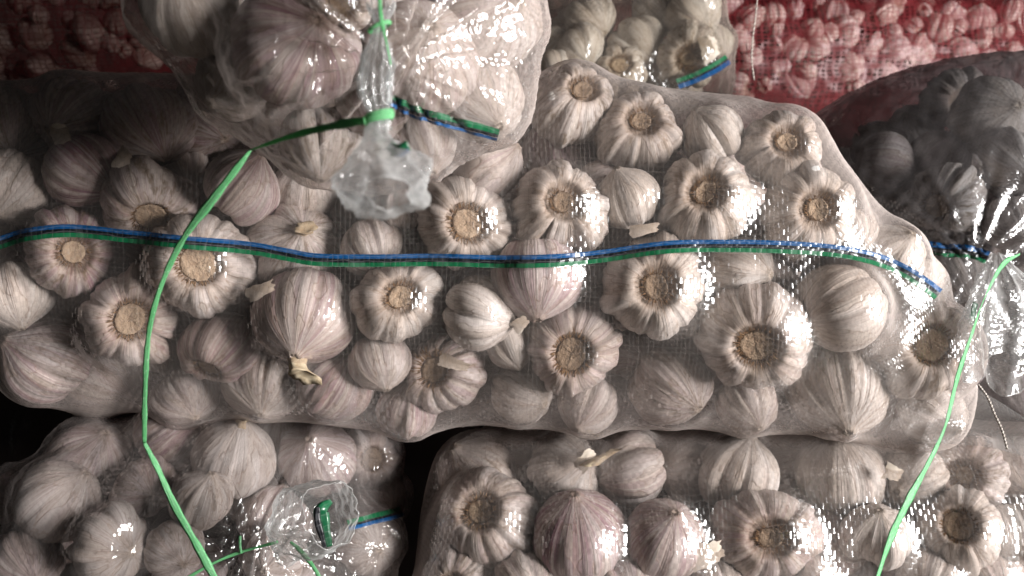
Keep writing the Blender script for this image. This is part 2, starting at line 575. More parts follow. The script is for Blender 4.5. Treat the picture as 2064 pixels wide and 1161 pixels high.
BODIES = [bulb_mesh(100 + i, dp, nl, lu) for i, (dp, nl, lu) in enumerate(
    [(0.09, 9, 0.055), (0.08, 11, 0.05), (0.11, 8, 0.07), (0.07, 12, 0.04), (0.10, 10, 0.06), (0.15, 7, 0.09),
     (0.06, 10, 0.04), (0.09, 9, 0.07), (0.10, 11, 0.06), (0.22, 6, 0.11), (0.05, 9, 0.03), (0.13, 8, 0.08)])]
SMALL = [bulb_mesh(200 + i, 0.13, 8, 0.05, 40, 22) for i in range(4)]
ROOTS = [root_mesh(300 + i) for i in range(5)]
FIBS = [fibre_mesh(400 + i, 95, lg) for i, lg in enumerate((1.0, 1.4, 0.8, 2.2))]
STEMS = [stem_mesh(500 + i, ln, fl) for i, (ln, fl) in enumerate(((0.30, 1.3), (0.40, 1.7), (0.22, 1.2), (0.62, 1.5)))]


def rot_to(axis, spin):
    q = Vector((0, 0, 1)).rotation_difference(Vector(axis).normalized())
    return q @ Quaternion((0, 0, 1), spin)


def put_bulb(c, R, axis, label, group, purple=0.3, dirt=0.2, pale=1.0, var=None, fib=None, stem=None, small=False, squash=1.0):
    var = random.randrange(12) if var is None else var
    root = bpy.data.objects.new("garlic_bulb", None)
    COL.objects.link(root)
    root.empty_display_size = 0.01
    root.location = c
    root.rotation_mode = 'QUATERNION'
    root.rotation_quaternion = rot_to(axis, random.uniform(0, 6.28))
    root.scale = (R * random.uniform(.95, 1.05), R * random.uniform(.95, 1.05), R * squash)
    tag(root, label, 'garlic', group)
    b = link("clove_body", (SMALL[var % 4] if small is True else BODIES[var]), root)
    b.color = (purple, dirt, pale, 1)
    if not small:
        rp = link("root_plate", random.choice(ROOTS), root)
        k_ = random.uniform(.66, 1.06)
        rp.scale = (k_ * random.uniform(.9, 1.05), k_, 1)
        fb = link("root_fibres", FIBS[fib if fib is not None else random.choice((0, 0, 1, 2))], rp)
        fb['kind'] = 'stuff'
        if stem is not None:
            link("stem", STEMS[stem], root)
    return root


# ------------------------------------------------------------------ sacks
class Sack:
    """closed film bag: an implicit body q(p) < 1, a spine polyline and rays that fan out from it"""

    def __init__(self, q, size, spine):
        self.q, self.size, self.spine = q, size, np.asarray(spine, float)
        self.edge = 0.66
        self.bulbs = []          # (centre, R, axis, squash)

    def sdf(self, p):
        return (self.q(p[None, :])[0] - 1) * self.size

    def along(self, u, v, R_px, bury, dmin, dmax):
        """depth on the pixel's line of sight where a bulb of R_px lies under the film"""
        ds = np.linspace(dmin, dmax, 260)
        pts = P(u, v, 1.0)[None, :] * ds[:, None]
        sd = (self.q(pts) - 1) * self.size
        tgt = np.maximum(-bury * R_px * K * ds, self.edge * sd.min())
        ok = np.nonzero(sd <= tgt)[0]
        if len(ok):
            return ds[ok[0]]
        return ds[np.argmin(sd - tgt)]

    def film(self, nu, nv, iters=260, shrink=0.93, shrink_edge=None, slack=0.0012, cap=0.22, wr=0.0, seed=0, folds=None, tent=0):
        sp = self.spine
        seg = np.linalg.norm(np.diff(sp, axis=0), axis=1)
        cum = np.concatenate([[0], np.cumsum(seg)])
        L = cum[-1]
        nc = int(nu * cap)
        s = np.concatenate([np.zeros(nc), np.linspace(0, L, nu - 2 * nc), np.full(nc, L)])
        al = np.concatenate([np.linspace(-math.pi / 2 + 0.004, 0, nc, endpoint=False), np.zeros(nu - 2 * nc),
                             np.linspace(0, math.pi / 2 - 0.004, nc + 1)[1:]])
        O = np.stack([np.interp(s, cum, sp[:, k]) for k in range(3)], 1)
        th = np.linspace(0, 2 * np.pi, nv, endpoint=False) + math.pi
        D = np.empty((nu, nv, 3))
        D[..., 0] = np.sin(al)[:, None]
        D[..., 1] = -np.cos(al)[:, None] * np.cos(th)[None]
        D[..., 2] = np.cos(al)[:, None] * np.sin(th)[None]
        lo, hi = np.zeros((nu, nv)), np.full((nu, nv), 1.2)
        for _ in range(34):
            mid = (lo + hi) / 2
            ins = self.q((O[:, None] + D * mid[..., None]).reshape(-1, 3)).reshape(nu, nv) < 1
            lo, hi = np.where(ins, mid, lo), np.where(ins, hi, mid)
        r0 = lo
        ob = r0 * (shrink + ((shrink_edge or shrink) - shrink) * np.clip(1.25 * (1 - D[..., 1] ** 2), 0, 1))
        necks = [(np.asarray(c) - np.asarray(ax) * R * 0.94 * sq, R * 0.19, ax, 1.0) for c, R, ax, sq in self.bulbs]
        for c, R, ax, sq in self.bulbs + necks:
            ax = np.asarray(ax, float) / np.linalg.norm(ax)
            Re = R * 1.07 + slack
            # ellipsoid: radius Re across, Re*0.86*sq along the axis
            g = 1.0 / (0.90 * sq) - 1.0
            o = O - np.asarray(c)
            near = np.linalg.norm(o, axis=1) < 0.6
            od = o + g * (o @ ax)[:, None] * ax
            dd = D + g * (D @ ax)[..., None] * ax
            A = (dd ** 2).sum(-1)
            Bq = (dd * od[:, None]).sum(-1)
            Cq = ((od ** 2).sum(-1) - Re * Re)[:, None]
            disc = Bq * Bq - A * Cq
            t = np.where(disc > 0, (-Bq + np.sqrt(np.maximum(disc, 0))) / A, 0)
            ob = np.maximum(ob, np.where(near[:, None], t, 0))
        r = np.maximum(r0, ob)
        for it in range(iters):
            up = np.vstack([r[:1], r[:-1]])
            dn = np.vstack([r[1:], r[-1:]])
            av = 0.25 * (up + dn + np.roll(r, 1, 1) + np.roll(r, -1, 1))
            r = np.maximum(ob, av * 0.9995)
        if tent:          # near the outline the sheet spans from bulb to bulb
            rb = r.copy()
            for _ in range(tent):
                up = np.vstack([rb[:1], rb[:-1]])
                dn = np.vstack([rb[1:], rb[-1:]])
                rb = 0.25 * (up + dn + np.roll(rb, 1, 1) + np.roll(rb, -1, 1))
                rb = np.maximum(rb, r)
            w_ = np.clip((1 - D[..., 1] ** 2) * 2.2 - 0.9, 0, 1)
            r = r + (rb - r) * w_
        # the sheet never creases sharply
        for _ in range(3):
            up = np.vstack([r[:1], r[:-1]])
            dn = np.vstack([r[1:], r[-1:]])
            r = 0.5 * r + 0.125 * (up + dn + np.roll(r, 1, 1) + np.roll(r, -1, 1))
        pts = O[:, None] + D * r[..., None]
        if wr or folds:
            g = np.random.default_rng(seed)
            dis = np.zeros((nu, nv))
            for _ in range(26):
                kv = g.normal(0, 1, 3)
                kv *= g.uniform(60, 240) / np.linalg.norm(kv)
                ph = pts @ kv + g.uniform(0, 6.28)
                ph = ph + 1.5 * np.sin(pts @ (g.normal(0, 40, 3)))
                dis += (1 - np.abs(np.sin(ph))) ** 3 / 5
            dis *= wr
            if folds:
                fc, amp, reach, nf = folds
                d = pts - fc
                di = np.linalg.norm(d, axis=-1)
                an = np.arctan2(d[..., 2], d[..., 0])
                w = np.exp(-(di / reach) ** 2)
                fo = sum(np.abs(np.sin(an * f + g.uniform(0, 6))) ** 3 * a for f, a in ((nf, 1.0), (nf * 1.7, 0.6), (nf * 2.9, 0.45)))
                dis += amp * w * fo
            pts = pts + D * dis[..., None]
        uv = np.empty((nu, nv, 2))
        d1 = np.linalg.norm(np.diff(pts, axis=0), axis=-1).max(1)
        arc = np.concatenate([[0], np.cumsum(np.minimum(d1, np.median(d1) * 3))])
        uv[..., 0] = arc[:, None]
        rad = np.median(np.linalg.norm(pts - O[:, None], axis=-1))
        uv[..., 1] = (th * rad)[None]
        f = grid_faces(nu, nv, True)
        return pts.reshape(-1, 3), f, uv.reshape(-1, 2)


def superq(c, a, p=2.3, shear=0.0):
    c, a = np.asarray(c), np.asarray(a)

    def q(pts):
        d = pts - c
        x = d[:, 0] - shear * d[:, 2]
        return ((np.abs(x) / a[0]) ** p + (np.abs(d[:, 1]) / a[1]) ** p + (np.abs(d[:, 2]) / a[2]) ** p) ** (1 / p)
    return q


def profq(tab, ds, yc, dmax, p=2.2):
    """lying sack: silhouette table (u, top v, bottom v) seen at depth ds"""
    tab = np.asarray(tab, float)
    xs = (tab[:, 0] - 1032) * K * ds
    zt = -(tab[:, 1] - 580.5) * K * ds
    zb = -(tab[:, 2] - 580.5) * K * ds
    xx = np.linspace(xs[0], xs[-1], 800)
    ker = np.ones(19) / 19
    zt_ = np.convolve(np.pad(np.interp(xx, xs, zt), 9, 'edge'), ker, 'valid')
    zb_ = np.convolve(np.pad(np.interp(xx, xs, zb), 9, 'edge'), ker, 'valid')
    h = np.maximum((zt_ - zb_) / 2, 1e-3)
    zc = (zt_ + zb_) / 2
    dd = dmax * (h / h.max()) ** 0.55

    def q(pts):
        x = pts[:, 0]
        hh, cc, dp = np.interp(x, xx, h), np.interp(x, xx, zc), np.interp(x, xx, dd)
        v = ((np.abs(pts[:, 2] - cc) / hh) ** p + (np.abs(pts[:, 1] - yc) / dp) ** p) ** (1 / p)
        out = np.maximum(xx[0] - x, x - xx[-1])
        return np.where(out > 0, 1 + out / 0.05 + v, v)
    return q, (lambda u: ((u - 1032) * K * ds, yc, float(np.interp((u - 1032) * K * ds, xx, zc))))


ALL = []     # (sack, centre, R) kept to push overlapping bulbs apart in depth


def fill_sack(sack, rows, where, group, bury, dmin, dmax):
    """rows: (u, v, r_px, 'r'|'s', fx, fy, purple, dirt, push, label[, extras])"""
    got = []
    for row in rows:
        u, v, rp, md, fx, fy, pur, dirt, push, label = row[:10]
        ex = row[10] if len(row) > 10 else {}
        d = sack.along(u, v, rp, bury, dmin, dmax) + push
        got.append([u, v, rp, d, md, fx, fy, pur, dirt, label, ex, push])
    for _ in range(40):
        mv = False
        for i in range(len(got)):
            for j in range(i + 1, len(got)):
                a, b = got[i], got[j]
                ra, rb = a[2] * K * a[3], b[2] * K * b[3]
                pa, pb = P(a[0], a[1], a[3]), P(b[0], b[1], b[3])
                if np.linalg.norm(pa - pb) < 0.74 * (ra + rb):
                    far = (b if b[3] >= a[3] else a) if a[11] == b[11] else (b if b[11] > a[11] else a)
                    if far[3] < dmax:
                        far[3] += 0.003
                        mv = True
        if not mv:
            break
    for u, v, rp, d, md, fx, fy, pur, dirt, label, ex, _ in got:
        c = P(u, v, d)
        R = rp * K * d
        n = min(0.97, math.hypot(fx, fy))
        dirv = Vector((fx, -math.sqrt(max(0.0, 1 - n * n)), -fy)).normalized()
        vd = Vector(c).normalized()
        dirv = (Quaternion(Vector((0, 1, 0)).cross(vd), Vector((0, 1, 0)).angle(vd)) @ dirv) if vd.x or vd.z else dirv
        ax = dirv if md == 'r' else -dirv
        sq = ex.get('squash', 1.0)
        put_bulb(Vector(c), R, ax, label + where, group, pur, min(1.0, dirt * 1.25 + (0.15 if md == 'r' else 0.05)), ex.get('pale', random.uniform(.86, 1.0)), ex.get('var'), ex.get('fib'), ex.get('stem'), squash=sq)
        sack.bulbs.append((c, R, np.array(ax), sq))
        ALL.append((c, R, label, sack))
    return got


CUT = set("at the in of with and beside under a right left by above below between near along just behind second its to from over an on seen half".split())


def peep_label(sack, c, label):
    best = min((b for b in ALL if b[3] is sack), key=lambda b: (b[0][0] / b[0][1] - c[0] / c[1]) ** 2 + (b[0][2] / b[0][1] - c[2] / c[1]) ** 2)
    dx, dz = c[0] / c[1] - best[0][0] / best[0][1], c[2] / c[1] - best[0][2] / best[0][1]
    where = ("right of" if dx > 0 else "left of") if abs(dx) > abs(dz) else ("above" if dz > 0 else "below")
    w = best[2].split(',')[0].split()[:8]
    while w and w[-1] in CUT:
        w.pop()
    return "inner bulb peeping out " + where + " the " + ' '.join(w)


def back_fill(sack, lo, hi, R, label, group, purple=0.4):
    """the bulbs packed behind the front layer, which show in the gaps and keep the light out"""
    st = R * 1.62
    new = []
    lo, hi = np.asarray(lo), np.asarray(hi)
    for k, y in enumerate(np.arange(lo[1], hi[1], st * 0.82)):
        for l, z in enumerate(np.arange(lo[2] + (k % 2) * st * .5, hi[2], st * 0.9)):
            for x in np.arange(lo[0] + (l % 2) * st * .5 + (k % 2) * st * .3, hi[0], st):
                c = np.array([x, y, z]) + rng.uniform(-.12, .12, 3) * st
                if sack.sdf(c) > -R * 0.95:
                    continue
                if any(np.linalg.norm(c - b[0]) < 0.82 * (R + b[1]) for b in sack.bulbs):
                    continue
                ax = Vector(rng.normal(0, 1, 3)).normalized()
                r = R * rng.uniform(.92, 1.04)
                new.append((c, r, ax))
                sack.bulbs.append((c, r, np.array(ax), 1.0))
    heap_v, heap_f, heap_uv = [], [], []
    sv = np.empty(len(SMALL[0].vertices) * 3)
    for c, r, ax in new:
        seen = 0
        for t in range(40):
            a, q = t * 2.4, math.sqrt((t + .5) / 40) * 0.95
            p = c + np.array([q * math.cos(a), 0, q * math.sin(a)]) * r
            dd = p / np.linalg.norm(p)
            blocked = abs(p[0] / p[1]) > 1.07 * 1032 * K or abs(p[2] / p[1]) > 1.05 * 580 * K
            for b in ALL:
                if blocked:
                    break
                if b[0][1] >= c[1] - 0.004:
                    continue
                tc = b[0] @ dd
                blocked = np.linalg.norm(b[0] - dd * tc) < b[1] * 0.95
            seen += not blocked
        if seen >= 8:
            put_bulb(Vector(c), r, ax, peep_label(sack, c, label), group, rng.uniform(.1, .8) * purple * 2, rng.uniform(.2, .5), 0.9, small='plain')
        else:
            me = SMALL[int(rng.integers(4))]
            me.vertices.foreach_get('co', sv)
            m3 = np.array(rot_to(ax, rng.uniform(0, 6.28)).to_matrix())
            heap_f += [tuple(q + len(heap_v) * len(me.vertices) for q in f.vertices) for f in me.polygons]
            heap_v.append(sv.reshape(-1, 3) @ m3.T * r + c)
            u_ = np.empty(len(me.loops) * 2)
            me.uv_layers[0].data.foreach_get('uv', u_)
            heap_uv.append(u_)
    if heap_v:
        me = mesh_of("inner_garlic", np.concatenate(heap_v), heap_f, M_SKIN)
        l = me.uv_layers.new(name='bulb')
        l.data.foreach_set('uv', np.concatenate(heap_uv))
        o = link("inner_garlic", me)
        o.color = (0.5, 0.4, 0.85, 1)
        tag(o, "garlic bulbs packed out of sight, " + label.split(', ')[1], 'garlic', None, 'stuff')


BVH = {}


def finish_sack(name, sack, label, mat, key, loc, group=None, film_name="film", **kw):
    root = bpy.data.objects.new(name, None)
    COL.objects.link(root)
    root.location = loc
    tag(root, label, 'sack', group)
    v, f, uv = sack.film(**kw)
    BVH[key] = BVHTree.FromPolygons([tuple(p) for p in v], f)
    me = mesh_of(film_name, v - np.asarray(loc), f, mat, uv)
    link(film_name, me, root)
    return root


def hit(key, u, v, lift=0.0006):
    dirv = V(u, v, 1.0).normalized()
    loc, nrm, _, _ = BVH[key].ray_cast(Vector((0, 0, 0)), dirv)
    if loc is None:
        loc, nrm, _, _ = BVH[key].find_nearest(dirv * 0.55)
    if nrm.dot(dirv) > 0:
        nrm = -nrm
    return loc + nrm * lift


def stripe(key, parent, path, bands, n=170):
    """coloured tapes lying on the film: bands = (name, material, offset0, offset1) in photo pixels across the path"""
    c = catmull(path, n)
    t = np.gradient(c, axis=0)
    t /= np.linalg.norm(t, axis=1)[:, None]
    nr = np.stack([-t[:, 1], t[:, 0]], 1)
    base = Vector(parent.location)
    prev = None
    for nm, mat, o0, o1 in bands:
        vs, uv, acc = [], [], 0.0
        last = None
        for i in range(n):
            row = []
            for q in (0.0, 0.5, 1.0):
                px = c[i] + nr[i] * (o0 + (o1 - o0) * q)
                row.append(hit(key, px[0], px[1]))
            if last is not None:
                acc += (row[1] - last).length
            last = row[1].copy()
            for q, p in enumerate(row):
                vs.append(p - base)
                uv.append((acc, o0 * 0.00033 + q * 0.0011))
        me = mesh_of(nm, vs, grid_faces(n, 3, False), mat, uv)
        link(nm, me, parent)


def strip3d(name, pts, width, mat, parent=None, n=120, twist=None, thick=0.0003, base=None, face=None):
    """flat tape with thickness along 3-D points; twist: angles (radians) at the points; width scalar or per point"""
    pts = np.asarray(pts, float)
    c = catmull(pts, n)
    tq = np.linspace(0, 1, n)
    tw = np.interp(tq, np.linspace(0, 1, len(pts)), twist if twist is not None else np.zeros(len(pts)))
    wd = np.interp(tq, np.linspace(0, 1, len(pts)), width) if np.ndim(width) else np.full(n, width)
    t = np.gradient(c, axis=0)
    t /= np.linalg.norm(t, axis=1)[:, None]
    vs, uv, acc = [], [], 0
    b = np.zeros(3) if base is None else np.asarray(base)
    for i in range(n):
        view = np.array([0, -1.0, 0]) if face is None else np.asarray(face, float)
        side = np.cross(t[i], view)
        side /= max(np.linalg.norm(side), 1e-6)
        up = np.cross(side, t[i])
        s2 = side * math.cos(tw[i]) + up * math.sin(tw[i])
        n2 = np.cross(s2, t[i])
        if i:
            acc += np.linalg.norm(c[i] - c[i - 1])
        h = wd[i] / 2 * (1 + 0.10 * math.sin(acc * 210) + 0.06 * math.sin(acc * 530 + 1))
        crown = 0.07 * h
        ring = [(-h, 0), (-h * .5, crown * .8), (0, crown), (h * .5, crown * .8), (h, 0), (h * .5, crown * .8 - thick), (0, crown - thick), (-h * .5, crown * .8 - thick)]
        for k, (a, e) in enumerate(ring):
            vs.append(c[i] + s2 * a + n2 * e - b)
            uv.append((acc, a))
    nv = 8
    f = grid_faces(n, nv, True)
    f += [tuple(range(nv - 1, -1, -1)), tuple(range((n - 1) * nv, n * nv))]
    return link(name, mesh_of(name, vs, f, mat, uv), parent)


def crumple(p, seed):
    g = np.random.default_rng(seed + 900)
    out = np.zeros(len(p))
    for _ in range(14):
        kv = g.normal(0, 1, 3)
        kv *= g.uniform(120, 420) / np.linalg.norm(kv)
        out += (1 - np.abs(np.sin(p @ kv + g.uniform(0, 6.28) + 1.4 * np.sin(p @ g.normal(0, 90, 3))))) ** 2 - 0.3
    return out / 2.2


def gathered(name, path, radii, mat, parent, base, folds=9, amp=0.28, n=70, nphi=96, flat=(1.0, 1.0), seed=1, rimwave=0.0, hem=0.0):
    """film drawn together into pleats along a path (metres); radii per path point"""
    g = np.random.default_rng(seed)
    c = catmull(path, n)
    rr = catmull(np.stack([radii, radii], 1), n)[:, 0]
    t = np.gradient(c, axis=0)
    t /= np.linalg.norm(t, axis=1)[:, None]
    phi = np.linspace(0, 2 * np.pi, nphi, endpoint=False)
    ph = g.uniform(0, 6.28, 4)
    ref = np.array([1.0, 0.0, 0.0])
    vs, uv, acc = [], [], 0.0
    for i in range(n):
        q = i / (n - 1)
        side = ref - t[i] * (ref @ t[i])
        side /= np.linalg.norm(side)
        up = np.cross(t[i], side)
        sharp = lambda x: 1.0 - 2.0 * np.abs(np.sin(x)) ** 0.7
        pl = 0.55 * sharp(phi * folds / 2 + ph[0] + 0.9 * q + 0.5 * np.sin(phi * 2 + ph[2])) + 0.4 * sharp(phi * (folds // 2 + 1) + ph[1] - 1.5 * q + 0.8 * np.sin(phi + ph[3]))
        pl += 0.35 * np.sin(phi * 3 + ph[3] + 4 * q) + 0.16 * sharp(phi * 5 + 9 * q + ph[2]) * math.sin(q * 14 + ph[0])
        rad = rr[i] * (1 + amp * pl)
        if i:
            acc += np.linalg.norm(c[i] - c[i - 1])
        off = rimwave * q ** 3 * np.sin(phi * 3 + ph[1]) * rr[i]
        rad = rad + crumple(c[i] + rr[i] * (np.cos(phi)[:, None] * side + np.sin(phi)[:, None] * up), seed) * 0.0011 * min(1.0, rr[i] / 0.008)
        pt = c[i] + rad[:, None] * (np.cos(phi)[:, None] * side * flat[0] + np.sin(phi)[:, None] * up * flat[1]) + off[:, None] * t[i]
        vs.append(pt - base)
        uv.append(np.stack([np.full(nphi, acc), phi * 0.02], 1))
    o = link(name, mesh_of(name, np.concatenate(vs), grid_faces(n, nphi, True), mat, np.concatenate(uv)), parent)
    if hem:
        rim = vs[-1]
        hv = []
        for i in range(nphi):
            for k in range(5):
                a = k / 5 * 2 * math.pi
                hv.append(rim[i] + hem * (math.cos(a) * (rim[i] - rim.mean(0)) / np.linalg.norm(rim[i] - rim.mean(0)) + math.sin(a) * t[-1]))
        fs = [(i * 5 + k, i * 5 + (k + 1) % 5, ((i + 1) % nphi) * 5 + (k + 1) % 5, ((i + 1) % nphi) * 5 + k) for i in range(nphi) for k in range(5)]
        link("hem", mesh_of("hem", hv, fs, M_HEM, [(0.0, 0.0)] * len(hv)), o)
    return o


# ------------------------------------------------------------------ the setting
wall = link("wall", mesh_of("wall", [(-3, 2.2, -1.0), (3, 2.2, -1.0), (3, 2.2, 2.0), (-3, 2.2, 2.0)], [(0, 1, 2, 3)], M_WALL))
tag(wall, "dark wall behind the stacked garlic sacks", kind='structure')
floor = link("floor", mesh_of("floor", [(-3, -1.5, -0.52), (3, -1.5, -0.52), (3, 2.2, -0.52), (-3, 2.2, -0.52)], [(0, 1, 2, 3)], M_FLOOR))
tag(floor, "dark floor under the stacked sacks", kind='structure')

# ------------------------------------------------------------------ A: the large middle sack
A_TAB = [(-330, 420, 470), (-280, 330, 560), (-200, 250, 640), (-100, 190, 705), (0, 160, 748), (120, 140, 790), (300, 130, 815), (450, 135, 832), (750, 150, 868),
         (900, 160, 858), (1150, 163, 858), (1400, 168, 858), (1500, 182, 870), (1560, 205, 880), (1650, 262, 888), (1730, 355, 892),
         (1770, 430, 892), (1830, 500, 892), (1870, 580, 888), (1940, 655, 875), (1975, 735, 850), (2000, 780, 810)]
qA, spA = profq(A_TAB, 0.585, 0.63, 0.118, 2.6)
A = Sack(qA, 0.115, [spA(u) for u in (-120, 200, 700, 1200, 1500, 1650, 1780, 1850)])
wA = ", large middle sack"
gA = "bulbs in the front layer of the large middle sack"
A_ROWS = [
    (1160, 215, 86, 'r', 0.25, -0.62, .15, .5, 0, "bulb with dark soiled root, left of the top row"),
    (1285, 268, 90, 'r', 0.12, -0.42, .15, .35, 0, "white bulb with wide brown root, second in the top row", {'var': 0}),
    (1436, 272, 66, 's', -0.5, -0.80, .05, .2, 0, "small bulb of stacked cloves seen from its side in the top row", {'var': 9}),
    (1575, 305, 86, 'r', 0.18, -0.35, .15, .3, 0, "bulb with ragged tan root at the right end of the top row"),
    (1122, 305, 76, 's', -0.2, -0.97, .75, .1, .012, "purple streaked bulb lying on its side above the clean root disc", {'pale': .95}),
    (985, 335, 76, 's', 0.75, -0.5, .35, .1, .006, "pinkish smooth bulb right of the clear film knot"),
    (1050, 245, 58, 's', 0.5, -0.6, .4, .2, .02, "small pink bulb tucked beside the hanging sack"),
    (935, 452, 100, 'r', 0.10, -0.02, .1, .15, 0, "white bulb with frilly root just above the stripe", {'var': 1, 'fib': 1}),
    (1126, 418, 98, 'r', 0.14, -0.18, .1, .3, 0, "white bulb with clean round tan root disc above the stripe", {'var': 2}),
    (1268, 400, 68, 's', -0.3, -0.9, .05, .15, .008, "plump pale bulb on its side between two root-faced bulbs", {'var': 6}),
    (1420, 405, 96, 'r', 0.02, -0.32, .08, .3, 0, "white bulb with hollow pale root and dark spot", {'var': 4}),
    (1632, 425, 96, 'r', 0.25, -0.05, .08, .15, 0, "pale bulb with pit-like root near the right shoulder", {'var': 8}),
    (615, 385, 68, 's', 0.1, -0.9, .15, .3, .006, "cream bulb half hidden under the hanging sack's lower tip"),
    (485, 375, 78, 's', 0.6, -0.75, .6, .15, .012, "hazy pink bulb under the green ribbon's top"),
    (300, 405, 92, 'r', 0.05, 0.55, .45, .55, .01, "dim tan bulb above the stripe, left of the ribbon"),
    (170, 345, 80, 's', 0.6, 0.6, .95, .3, .008, "dark purple striped bulb in the shaded upper left"),
    (28, 380, 78, 's', -0.4, 0.7, .2, .2, .01, "grey pale bulb at the left edge above the stripe"),
    (600, 505, 98, 's', 0.12, -0.38, .3, .45, 0, "tan bulb with torn dry neck crossed by the stripe", {'stem': 2}),
    (145, 505, 88, 'r', 0.05, 0.05, .75, .6, .004, "soiled purple bulb crossed by the stripe at left"),
    (408, 532, 104, 'r', -0.12, 0.0, .2, .25, -.003, "large bulb with wide tan root under the stripe and ribbon", {'var': 3}),
    (752, 500, 66, 's', 0.3, 0.8, .25, .3, .02, "tan bulb behind the stripe below the clear film knot"),
    (806, 605, 92, 'r', 0.0, -0.12, .1, .2, 0, "white bulb with rusty root spot, below the stripe's middle", {'var': 7, 'fib': 1}),
    (1083, 562, 92, 's', 0.05, 0.9, .65, .1, 0, "shiny purple and white bulb cut by the stripe", {'var': 6}),
    (1315, 580, 108, 'r', 0.10, -0.03, .05, .1, -.003, "largest white bulb with ringed root, right of the middle", {'var': 0, 'fib': 1}),
    (1492, 545, 70, 's', 0.8, 0.2, .05, .1, .02, "hazy pale bulb set back under the stripe"),
    (1790, 520, 76, 's', 0.6, -0.6, .05, .1, .008, "pale bulb under the stripe's right end"),
    (28, 592, 74, 's', 0.2, 0.95, .1, .1, 0, "white ribbed bulb at the left edge below the stripe", {'var': 4}),
    (268, 640, 102, 'r', -0.08, 0.05, .45, .15, -.004, "bulb with bright tan root disc beside the ribbon", {'var': 2}),
    (615, 638, 106, 's', -0.15, 0.80, .6, .25, -.005, "big purple streaked bulb with cut stem pointing down", {'var': 10, 'stem': 1}),
    (447, 702, 80, 'r', -0.5, 0.75, .7, .2, .004, "purple tipped bulb lying between the ribbon and the cut stem"),
    (966, 632, 80, 's', 0.85, 0.3, .1, .15, 0, "knobbly white bulb with loose cloves and torn skin", {'var': 9}),
    (1154, 702, 98, 'r', -0.03, 0.18, .4, .1, -.002, "bulb with small dark rimmed root in the lower row", {'var': 1, 'fib': 1}),
    (1520, 675, 110, 'r', 0.06, 0.32, .2, .3, -.003, "big bulb with broad brown sunken root, lower right", {'var': 3, 'fib': 0}),
    (1690, 620, 96, 's', -0.75, 0.45, .1, .2, 0, "fluffy white bulb on its side under the stripe at right", {'var': 10}),
    (1862, 705, 102, 'r', 0.22, -0.15, .15, .5, 0, "soiled bulb with glinting film at the sack's right end", {'var': 7}),
    (1690, 785, 100, 's', 0.1, 0.85, .12, .45, .006, "grey dim bulb in the lower right corner of the sack"),
    (1835, 580, 64, 's', -0.4, -0.8, .05, .1, .012, "small pale bulb beside the slanting right edge"),
    (95, 720, 92, 's', -0.8, -0.4, .7, .3, .01, "hazy purple ribbed bulb along the lower left edge"),
    (205, 765, 74, 's', 0.8, 0.4, .35, .3, .012, "hazy cream bulb at the sack's lower left edge"),
    (672, 770, 82, 's', 0.5, -0.75, .6, .1, .004, "pink ribbed bulb right of the cut stem"),
    (765, 730, 64, 's', 0.2, 0.9, .3, .25, .006, "small tan striped bulb under the rusty root bulb", {'var': 6}),
    (893, 748, 84, 'r', -0.35, -0.05, .5, .5, .003, "bulb with hairy dark root in the lower middle", {'fib': 3}),
    (822, 826, 62, 's', 0.15, -0.9, .6, .1, .006, "small pink striped bulb at the bottom edge"),
    (1050, 790, 68, 's', 0.7, 0.4, .15, .1, .012, "hazy white bulb in the bottom row"),
    (1185, 815, 66, 's', -0.3, 0.8, .25, .1, .014, "hazy bulb under the dark rimmed root bulb"),
    (1352, 775, 86, 's', 0.6, 0.6, .4, .5, .010, "dim brownish bulb in the bottom row right of middle"),
    (1282, 715, 62, 's', 0.2, 0.2, .5, .5, .035, "dark recessed bulb below the largest white bulb"),
    (535, 775, 74, 's', -0.2, 0.8, .2, .3, .010, "cream bulb behind the cut stem"),
    (1505, 815, 64, 's', 0.4, 0.7, .3, .3, .012, "dim bulb under the big sunken root bulb"),
    (1880, 835, 66, 's', 0.7, 0.4, .1, .3, .012, "hazy grey bulb at the bottom right tip"),
    (375, 800, 62, 's', 0.3, 0.7, .4, .2, .010, "hazy bulb at the bottom edge beside the ribbon"),
    (1030, 690, 58, 's', 0.3, 0.9, .08, .1, .004, "loose white clove bulb under the shiny purple one", {'var': 9}),
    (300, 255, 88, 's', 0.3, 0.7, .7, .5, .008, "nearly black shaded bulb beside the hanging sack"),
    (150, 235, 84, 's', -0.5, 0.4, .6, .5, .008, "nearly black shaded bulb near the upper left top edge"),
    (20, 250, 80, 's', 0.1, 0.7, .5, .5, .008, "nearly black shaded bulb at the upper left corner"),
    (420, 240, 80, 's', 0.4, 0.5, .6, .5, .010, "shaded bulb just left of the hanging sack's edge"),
    (1720, 470, 50, 's', 0.4, 0.5, .1, .1, .012, "small pale bulb right of the pit-like root"),
]
A.edge = 0.80
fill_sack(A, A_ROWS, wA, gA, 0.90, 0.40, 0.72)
back_fill(A, (-0.44, 0.53, -0.12), (0.36, 0.70, 0.17), 0.027, "bulb mostly hidden behind the front layer, large middle sack",
          "hidden inner bulbs of the large middle sack")
back_fill(A, (-0.40, 0.525, -0.11), (0.34, 0.60, 0.16), 0.0205, "bulb mostly hidden behind the front layer, large middle sack",
          "hidden inner bulbs of the large middle sack")
A_OBJ = finish_sack("garlic_sack", A, "large clear garlic sack lying across the middle with a long blue black green stripe", M_FILM, 'A',
                    (0, 0.63, -0.11), nu=420, nv=330, iters=300, shrink=0.92, shrink_edge=0.985, tent=500, wr=0.0005, seed=3, cap=0.12)
BANDS = [("blue_stripe", M_BLUE, -13, -4.3), ("black_stripe", M_BLACK, -4.2, 3.6), ("green_stripe", M_GREEN, 3.7, 12.5)]
